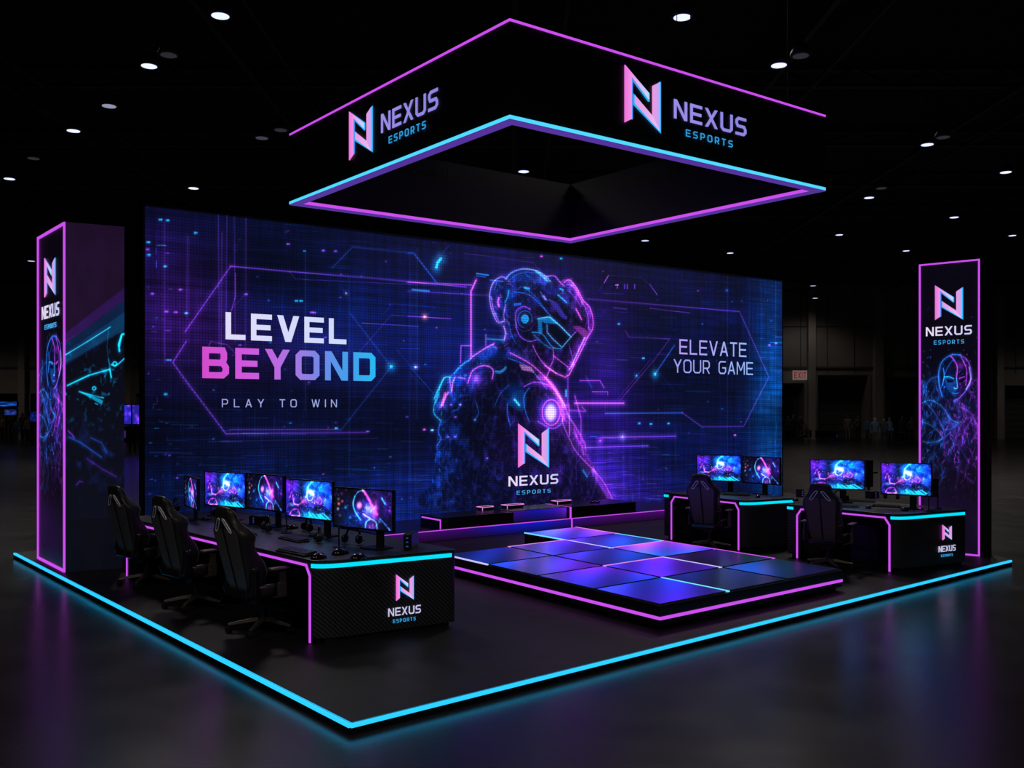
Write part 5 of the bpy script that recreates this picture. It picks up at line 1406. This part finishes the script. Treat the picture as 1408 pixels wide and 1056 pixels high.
t = thing('game_controller', 'tiny black game controller on the right end plinth', 'controller', tuple(p), None, local=True, rotz=.5)
m = MB(); m.loft([[(x, hw * math.cos(a_), .022 + h * math.sin(a_)) for a_ in [2 * math.pi * i / 10 for i in range(10)]] for x, hw, h in ((-.10, .03, .012), (-.08, .05, .020), (-.03, .035, .018), (.03, .035, .018), (.08, .05, .020), (.10, .03, .012))]); m.build('shell', M['gloss'], t, smooth=True)
m = MB(); m.tube([(-.04, 0, .035), (-.04, 0, .06)], .008, 8); m.tube([(.04, -.01, .035), (.04, -.01, .06)], .008, 8); m.build('thumb_sticks', M['keys'], t)

# ================================================================== LIT FLOOR OF GLASS TILES
FZ = .343
N0 = gz(907.5, 831, FZ); R0 = gz(1157.5, 782, FZ)
tu = (R0 - N0) / 3
fa, fb = gz(1081, 795.5, FZ), gz(719.5, 731.8, FZ)
tv = (fb - fa) / 5
N0b = N0
gp = lambda i, j, z=0: N0b + tu * i + tv * j + Vector((0, 0, z))
floor_ = thing('light_floor', 'raised dance floor of glossy blue and violet glass tiles', 'stage', (N0.x, N0.y, PZ))
m = MB(); m.prism([gp(0, 0), gp(3, 0), gp(3, 5), gp(2, 5), gp(2, 4), gp(0, 4)], PZ + .05, FZ - .018); m.build('podium', M['side'], floor_)
m = MB(); q = [gp(.05, .05), gp(2.95, .05), gp(2.95, 4.95), gp(2.05, 4.95), gp(2.05, 3.95), gp(.05, 3.95)]; m.prism(q, PZ, PZ + .052); m.build('plinth', M['black'], floor_)
for a, b in ((gp(0, 4), gp(0, 0)), (gp(0, 0), gp(3, 0)), (gp(3, 0), gp(3, 5)), (gp(2, 4), gp(0, 4))):
    line_on(a, b, FZ - .155, FZ - .125, floor_, M['mag'], out=.012)
dk = (.03, .02, .10)
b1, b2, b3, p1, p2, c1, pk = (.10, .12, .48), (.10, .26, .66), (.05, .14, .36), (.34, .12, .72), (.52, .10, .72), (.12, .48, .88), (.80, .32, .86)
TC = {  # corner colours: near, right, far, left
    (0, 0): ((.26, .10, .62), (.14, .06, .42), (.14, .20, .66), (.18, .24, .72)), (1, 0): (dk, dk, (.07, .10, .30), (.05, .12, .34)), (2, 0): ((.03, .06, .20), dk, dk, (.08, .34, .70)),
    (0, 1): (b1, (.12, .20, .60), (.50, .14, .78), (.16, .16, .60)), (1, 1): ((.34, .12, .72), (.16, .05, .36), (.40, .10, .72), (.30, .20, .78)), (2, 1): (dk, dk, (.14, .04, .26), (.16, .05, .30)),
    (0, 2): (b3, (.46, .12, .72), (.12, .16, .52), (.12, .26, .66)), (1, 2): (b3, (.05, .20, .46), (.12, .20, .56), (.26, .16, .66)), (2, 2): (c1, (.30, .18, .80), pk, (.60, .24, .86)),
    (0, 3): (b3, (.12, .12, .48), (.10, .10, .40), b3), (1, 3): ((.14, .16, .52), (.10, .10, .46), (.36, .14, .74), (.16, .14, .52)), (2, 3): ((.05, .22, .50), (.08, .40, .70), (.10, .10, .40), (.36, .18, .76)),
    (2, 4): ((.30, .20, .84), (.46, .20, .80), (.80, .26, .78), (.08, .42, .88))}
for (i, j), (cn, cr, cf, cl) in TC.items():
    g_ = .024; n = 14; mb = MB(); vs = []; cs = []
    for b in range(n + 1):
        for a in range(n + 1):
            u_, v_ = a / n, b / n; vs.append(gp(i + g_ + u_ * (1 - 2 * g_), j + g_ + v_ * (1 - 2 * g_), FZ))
            refl_band = 1 + .28 * math.sin(3.1 * (i * 1.7 + j) + 6.0 * (u_ - v_) )  # bands of video wall reflection, painted into the lit tile colours
            cs.append([refl_band * (.85, .9, 1.12)[k] * ((cn[k] * (1 - u_) + cr[k] * u_) * (1 - v_) + (cl[k] * (1 - u_) + cf[k] * u_) * v_) for k in range(3)])
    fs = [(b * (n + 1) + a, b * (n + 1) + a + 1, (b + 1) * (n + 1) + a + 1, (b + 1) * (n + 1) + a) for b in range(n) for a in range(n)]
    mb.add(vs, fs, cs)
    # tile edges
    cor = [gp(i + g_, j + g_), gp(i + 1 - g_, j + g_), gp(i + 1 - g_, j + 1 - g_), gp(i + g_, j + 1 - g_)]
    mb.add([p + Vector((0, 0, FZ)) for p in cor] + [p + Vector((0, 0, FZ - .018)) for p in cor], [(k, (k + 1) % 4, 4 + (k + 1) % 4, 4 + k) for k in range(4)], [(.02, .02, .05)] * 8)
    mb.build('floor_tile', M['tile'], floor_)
def seam_light(p, q, mat, out=.0):
    a, b = gp(*p), gp(*q); t = (b - a).normalized(); nr = Vector((t.y, -t.x, 0)) * .013; m = MB(); m.prism([a - nr, b - nr, b + nr, a + nr], FZ - .012, FZ + .002); m.build('seam_light', M[mat], floor_)
for p, q, mt in (((1, 0), (1, 1), 'cyl'), ((2, 1), (2, 2), 'lav'), ((2, 3), (2, 4), 'lav'), ((2, 4), (2, 5), 'cyl'), ((1, 4), (2, 4), 'pink'), ((1, 2), (2, 2), 'pink'), ((2, 3), (3, 3), 'pink'), ((3, 1), (3, 3), 'mag'), ((3, 3), (3, 4), 'cyl'), ((3, 4), (3, 5), 'pink'), ((0, 3), (0, 4), 'lav')):
    seam_light(p, q, mt)

# ================================================================== FAR PARTS OF THE HALL
# exit sign
t = thing('exit_sign', 'small lit EXIT sign on the back wall right of the video wall', 'sign', (bx(1096.5), HALL_D - .5, 4.0))
xc = bx(1096.5); zc = CZ + (HY - 516.5) * K
m = MB(); m.box(xc - .5, xc + .5, HALL_D - .62, HALL_D - .50, zc - .32, zc + .34); m.build('box', M['exitw'], t)
pl = Plane(Vector((xc - .5, HALL_D - .62, 0)), Vector((xc + .5, HALL_D - .62, 0)), zc - .32, zc + .34)
m = MB(); text(m, pl, 'EXIT', .08, .92, .10, .56, [(.6, .1, .1), (.6, .1, .1)], th=.2, gap=.25, off=.01, depth=.01); m.c = []; m.build('lettering', M['exitr'], t)
m = MB(); m.box(xc - .05, xc + .05, HALL_D - .52, HALL_D + .0, zc - .05, zc + .05); m.build('bracket', M['black'], t)


def far_screen(label, x0, x1, y0, y1, d, cols, seed, stand=True):
    a = PX(x0, d, 0); b = PX(x1, d, 0); z1 = CZ + (HY - y0) * d / FPX; z0 = CZ + (HY - y1) * d / FPX
    t = thing('display_screen', label, 'screen', ((a.x + b.x) / 2, d, 0), 'lit displays far back in the hall')
    m = MB(); m.box(a.x - .05, b.x + .05, d + .01, d + .14, z0 - .05, z1 + .05); m.build('casing', M['blackp'], t)
    art = Art(40, 24, cols[0], lambda x, y: (x * 40, y * 24)); g = np.random.default_rng(seed)
    for _ in range(14): art.blob(g.random(), g.random(), .15, .1, cols[1 + g.integers(len(cols) - 1)], .6)
    art_mesh('screen', Plane(a, b, z0, z1), np.clip(art.c, 0, 1), M['art'], t, off=0)
    for xx in (a.x + .09, b.x - .09): m = MB(); m.box(xx - .04, xx + .04, d + .03, d + .12, 0, z0 - .05); m.build('leg', M['black'], t)


BLs = [(.03, .12, .32), (.02, .25, .5), (.05, .3, .55), (.0, .05, .15)]
far_screen('long blue lit display high at the left edge of the hall', -14, 23, 552.5, 558.5, 62, BLs, 1)
far_screen('pale blue lit display under the long one at the left edge', 6, 22.5, 563, 571, 60, [(.06, .10, .25), (.2, .3, .55), (.1, .15, .4)], 2)
far_screen('small blue lit display just left of the wide pillar', 41, 51, 566, 580, 58, [(.02, .04, .18), (.03, .1, .35)], 3)
far_screen('violet blue display panel seen right of the wide pillar, its left half', 166, 180, 557, 583, 48, [(.14, .12, .60), (.5, .15, .6), (.1, .1, .5)], 4)
far_screen('violet blue display panel next to the left edge of the video wall', 182, 195.5, 557, 583, 48, [(.14, .12, .55), (.5, .15, .6), (.08, .1, .5)], 5)
far_screen('low blue lit display on the floor near the white clad person', 1131, 1152, 597, 602.5, 63, [(.01, .02, .07), (.03, .10, .35)], 6)


def palette(name, legs, top, skin=(.30, .19, .14), hair=(.02, .015, .012), cut=.92):
    m, nt, b = new_mat(name); N = nt.nodes
    tc = N.new('ShaderNodeTexCoord'); sx = N.new('ShaderNodeSeparateXYZ'); nt.links.new(tc.outputs['Object'], sx.inputs[0])
    mr = N.new('ShaderNodeMath'); mr.operation = 'DIVIDE'; mr.inputs[1].default_value = 2.0; nt.links.new(sx.outputs[2], mr.inputs[0])
    cr = N.new('ShaderNodeValToRGB'); cr.color_ramp.interpolation = 'CONSTANT'; e = cr.color_ramp.elements
    e[0].position = 0; e[0].color = (.01, .01, .012, 1); e[1].position = .04; e[1].color = (*legs, 1)
    for pos, c in ((cut / 2, top), (.735, skin), (.835, hair)):
        q = e.new(pos); q.color = (*c, 1)
    nt.links.new(mr.outputs[0], cr.inputs[0]); nt.links.new(cr.outputs[0], b.inputs['Base Color']); b.inputs['Roughness'].default_value = .8
    return m


def person(label, px, feet, top, legs=(.015, .015, .02), rot=0, stride=.1, arm=0, seated=False, h=1.0, skin=(.30, .19, .14), hair=(.02, .015, .012)):
    """continuous skinned figure, 1.72 m tall, standing (or sitting) on the hall floor"""
    p = G(px, feet, 0)
    J = dict(pel=(0, 0, .95), bel=(0, .01, 1.08), che=(0, .0, 1.30), nek=(0, -.01, 1.47), hed=(0, .015, 1.56), hd2=(0, .01, 1.66), hd3=(0, 0, 1.71),
             shL=(-.17, 0, 1.40), shR=(.17, 0, 1.40), elL=(-.24, -.02, 1.13), elR=(.24, -.02, 1.13), haL=(-.24, .08 + arm * .1, .90 + arm * .25), haR=(.22, .10 + arm * .15, .92 + arm * .35), fiL=(-.235, .13 + arm * .12, .83 + arm * .28), fiR=(.215, .16 + arm * .15, .85 + arm * .42),
             hiL=(-.09, 0, .90), hiR=(.09, 0, .90), knL=(-.10, stride * .6, .50), knR=(.10, -stride * .2, .50), anL=(-.10, stride * .5, .09), anR=(.11, -stride, .09), toL=(-.11, stride * .5 + .15, .03), toR=(.12, -stride + .15, .03))
    if seated:
        for k, v in dict(pel=(0, 0, .50), bel=(0, -.03, .62), che=(0, -.02, .85), nek=(0, 0, 1.02), hed=(0, .03, 1.10), hd2=(0, .03, 1.20), hd3=(0, .03, 1.25), shL=(-.17, 0, .95), shR=(.17, 0, .95), elL=(-.23, .05, .70), elR=(.23, .05, .70), haL=(-.16, .27, .74), haR=(.16, .27, .74), fiL=(-.13, .34, .74), fiR=(.13, .34, .74),
                         hiL=(-.09, .03, .48), hiR=(.09, .03, .48), knL=(-.11, .42, .48), knR=(.11, .42, .48), anL=(-.11, .40, .09), anR=(.11, .40, .09), toL=(-.11, .53, .03), toR=(.11, .53, .03)).items(): J[k] = v
    rad = dict(pel=.135, bel=.12, che=.145, nek=.055, hed=.082, hd2=.088, hd3=.05, shL=.065, shR=.065, elL=.043, elR=.043, haL=.03, haR=.03, fiL=.022, fiR=.022, hiL=.09, hiR=.09, knL=.06, knR=.06, anL=.042, anR=.042, toL=.03, toR=.03)
    ks = list(J); E = [('pel', 'bel'), ('bel', 'che'), ('che', 'nek'), ('nek', 'hed'), ('hed', 'hd2'), ('hd2', 'hd3'), ('che', 'shL'), ('shL', 'elL'), ('elL', 'haL'), ('haL', 'fiL'), ('che', 'shR'), ('shR', 'elR'), ('elR', 'haR'), ('haR', 'fiR'),
                       ('pel', 'hiL'), ('hiL', 'knL'), ('knL', 'anL'), ('anL', 'toL'), ('pel', 'hiR'), ('hiR', 'knR'), ('knR', 'anR'), ('anR', 'toR')]
    me = bpy.data.meshes.new('person'); bm = bmesh.new(); ly = bm.verts.layers.skin.verify(); vs = [bm.verts.new(J[k]) for k in ks]
    for a, b in E: bm.edges.new((vs[ks.index(a)], vs[ks.index(b)]))
    for v, k in zip(vs, ks):
        r_ = rad[k]; v[ly].radius = (r_ * (1.15 if k in ('che', 'pel', 'bel') else 1), r_ * (.8 if k in ('che', 'bel') else 1)); v[ly].use_root = (k == 'pel')
    bm.to_mesh(me); bm.free()
    o = bpy.data.objects.new('person', me); COL.objects.link(o)
    md = o.modifiers.new('skin', 'SKIN'); md.use_smooth_shade = True
    s = o.modifiers.new('sub', 'SUBSURF'); s.levels = 1; s.render_levels = 1
    dk_ = lambda c: tuple(v * .45 for v in c)
    m = palette('clothes', dk_(legs), dk_(top), dk_(skin), dk_(hair))
    if seated:
        for e_, v in zip(m.node_tree.nodes['Color Ramp'].color_ramp.elements, (0, .04, .27, .51, .60)): e_.position = v
    me.materials.append(m)
    o.location = (p.x, p.y, 0); o.rotation_euler = (0, 0, R(rot)); o.scale = (h, h, h)
    o['label'] = label; o['category'] = 'person'; o['group'] = 'visitors far back in the hall'
    return o


if True:
    spec = [
        ('person in a cap and blue back shirt, tallest of the visitors beside the slim pillar', 1203, 619, (.02, .06, .12), (.012, .014, .02), 180, .12, 0, False, 1.03),
        ('person in a white top and pale trousers near the far bay door', 1166, 606, (.40, .30, .30), (.45, .43, .42), 160, .05, 0, False, 1.02),
        ('person in a tan top and dark trousers beside the white clad person', 1180, 606, (.30, .17, .09), (.012, .012, .014), 200, .08, .5, False, 1.0),
        ('person in a light blue shirt just left of the tallest visitor', 1193, 611, (.06, .22, .42), (.02, .02, .025), 90, .2, 0, False, .98),
        ('person in dark clothes just right of the tallest visitor', 1215, 615, (.04, .03, .04), (.012, .012, .014), 150, .1, .4, False, .98),
        ('person in a pale blue shirt two places right of the tallest visitor', 1223, 614, (.10, .30, .50), (.03, .03, .04), 210, .15, 0, False, 1.0),
        ('person in a dark violet top behind a table left of the slim pillar', 1241, 609, (.06, .04, .12), (.03, .06, .16), 180, .08, .6, False, 1.02),
        ('person in a brown top touching the left side of the slim pillar', 1254, 611, (.14, .07, .07), (.012, .012, .014), 170, .1, 0, False, 1.0),
        ('person in black standing at the video wall edge under the exit sign', 1084, 606, (.02, .02, .03), (.012, .012, .014), 150, .1, .4, False, 1.0),
        ('person in black with a pale face directly under the exit sign', 1091, 609, (.02, .02, .025), (.012, .012, .014), 200, .1, 0, False, 1.06),
        ('person in dark clothes right of the pair under the exit sign', 1100, 606, (.05, .03, .02), (.012, .012, .014), 180, .1, .5, False, 1.0),
        ('seated person in dark clothes farthest right under the exit sign', 1109, 610, (.04, .05, .09), (.012, .012, .014), 90, .1, 0, True, 1.0),
        ('person in a tan coat at the far left edge of the hall', 3, 606, (.32, .20, .11), (.015, .015, .02), 160, .1, 0, False, 1.0),
        ('person in black in front of the pale blue display, left edge of the hall', 16, 606, (.02, .02, .03), (.012, .012, .014), 180, .1, 0, False, 1.12),
        ('person in a bright blue top between the dark figures on the left', 23, 610, (.03, .20, .50), (.15, .14, .15), 180, .1, 0, False, .9),
        ('person in dark blue, broad, left of the coated person near the wide pillar', 31, 606.5, (.015, .02, .05), (.012, .012, .014), 170, .1, .4, False, 1.12),
        ('person in a pale pinkish coat just left of the wide pillar', 38.5, 611, (.38, .26, .22), (.012, .012, .014), 180, .08, 0, False, 1.0),
        ('person with reddish trousers touching the left side of the wide pillar', 47.5, 606.5, (.03, .03, .05), (.22, .05, .04), 190, .1, 0, False, .98),
    ]
    for lab, px, feet, top, legs, rot, stride, arm, seat, h in spec:
        person(lab, px, feet, top, legs, rot, stride, arm, seat, h)


# dark tables, chairs for the seated visitor, and a lectern far back
def far_table(label, x0, x1, py, d_=.8, cloth=(.012, .012, .018)):
    p = G((x0 + x1) / 2, py, 0); hw = (x1 - x0) / 2 / FPX * p.y
    t = thing('folding_table', label, 'table', (p.x, p.y, 0), 'tables far back in the hall', local=True)
    m = MB(); m.box(-hw, hw, 0, d_, .71, .75); m.build('table_top', M['black'], t)
    for sx_ in (-1, 1):
        for y in (.06, d_ - .06): m = MB(); m.box(sx_ * (hw - .08) - .02, sx_ * (hw - .08) + .02, y - .02, y + .02, 0, .71); m.build('leg', M['blackp'], t)
    m = MB(); m.box(-hw + .02, hw - .02, d_ - .03, d_ - .01, .25, .71); m.build('front_board', M['black'], t)


far_table('dark table under the exit sign, in front of the visitors there', 1078, 1100, 607)
far_table('dark table left of the slim pillar in front of the violet clad person', 1236, 1252, 612)
far_table('low dark table carrying nothing left of the white clad person', 1126, 1156, 608)
p = G(1109, 610, 0); t = thing('side_chair', 'dark chair carrying the seated visitor under the exit sign', 'chair', (p.x, p.y, 0), local=True, rotz=R(90))
m = MB(); m.box(-.22, .22, -.20, .24, .38, .42); m.build('seat', M['black'], t)
m = MB(); m.box(-.22, .22, -.25, -.21, .42, .85); m.build('backrest', M['black'], t)
for a_ in (-.19, .19):
    for b_ in (-.17, .20): m = MB(); m.box(a_ - .015, a_ + .015, b_ - .015, b_ + .015, 0, .38); m.build('leg', M['blackp'], t)
p = G(177, 608, 0); t = thing('display_counter', 'dark counter with violet lit front beside the left edge of the video wall', 'counter', (p.x, p.y, 0), local=True)
m = MB(); m.box(-.9, .9, 0, .6, 0, 1.0); m.build('body', M['black'], t); m = MB(); m.box(-.86, -.2, -.02, 0, .3, .75); m.build('lit_front', emis('violet counter light', (.06, .01, .16), 1, 'NONE'), t)
m = MB(); m.box(-.95, .95, -.05, .65, 1.0, 1.04); m.build('top', M['black'], t)

for o in bpy.data.objects:
    for k in ('_base', '_local'):
        if k in o: del o[k]
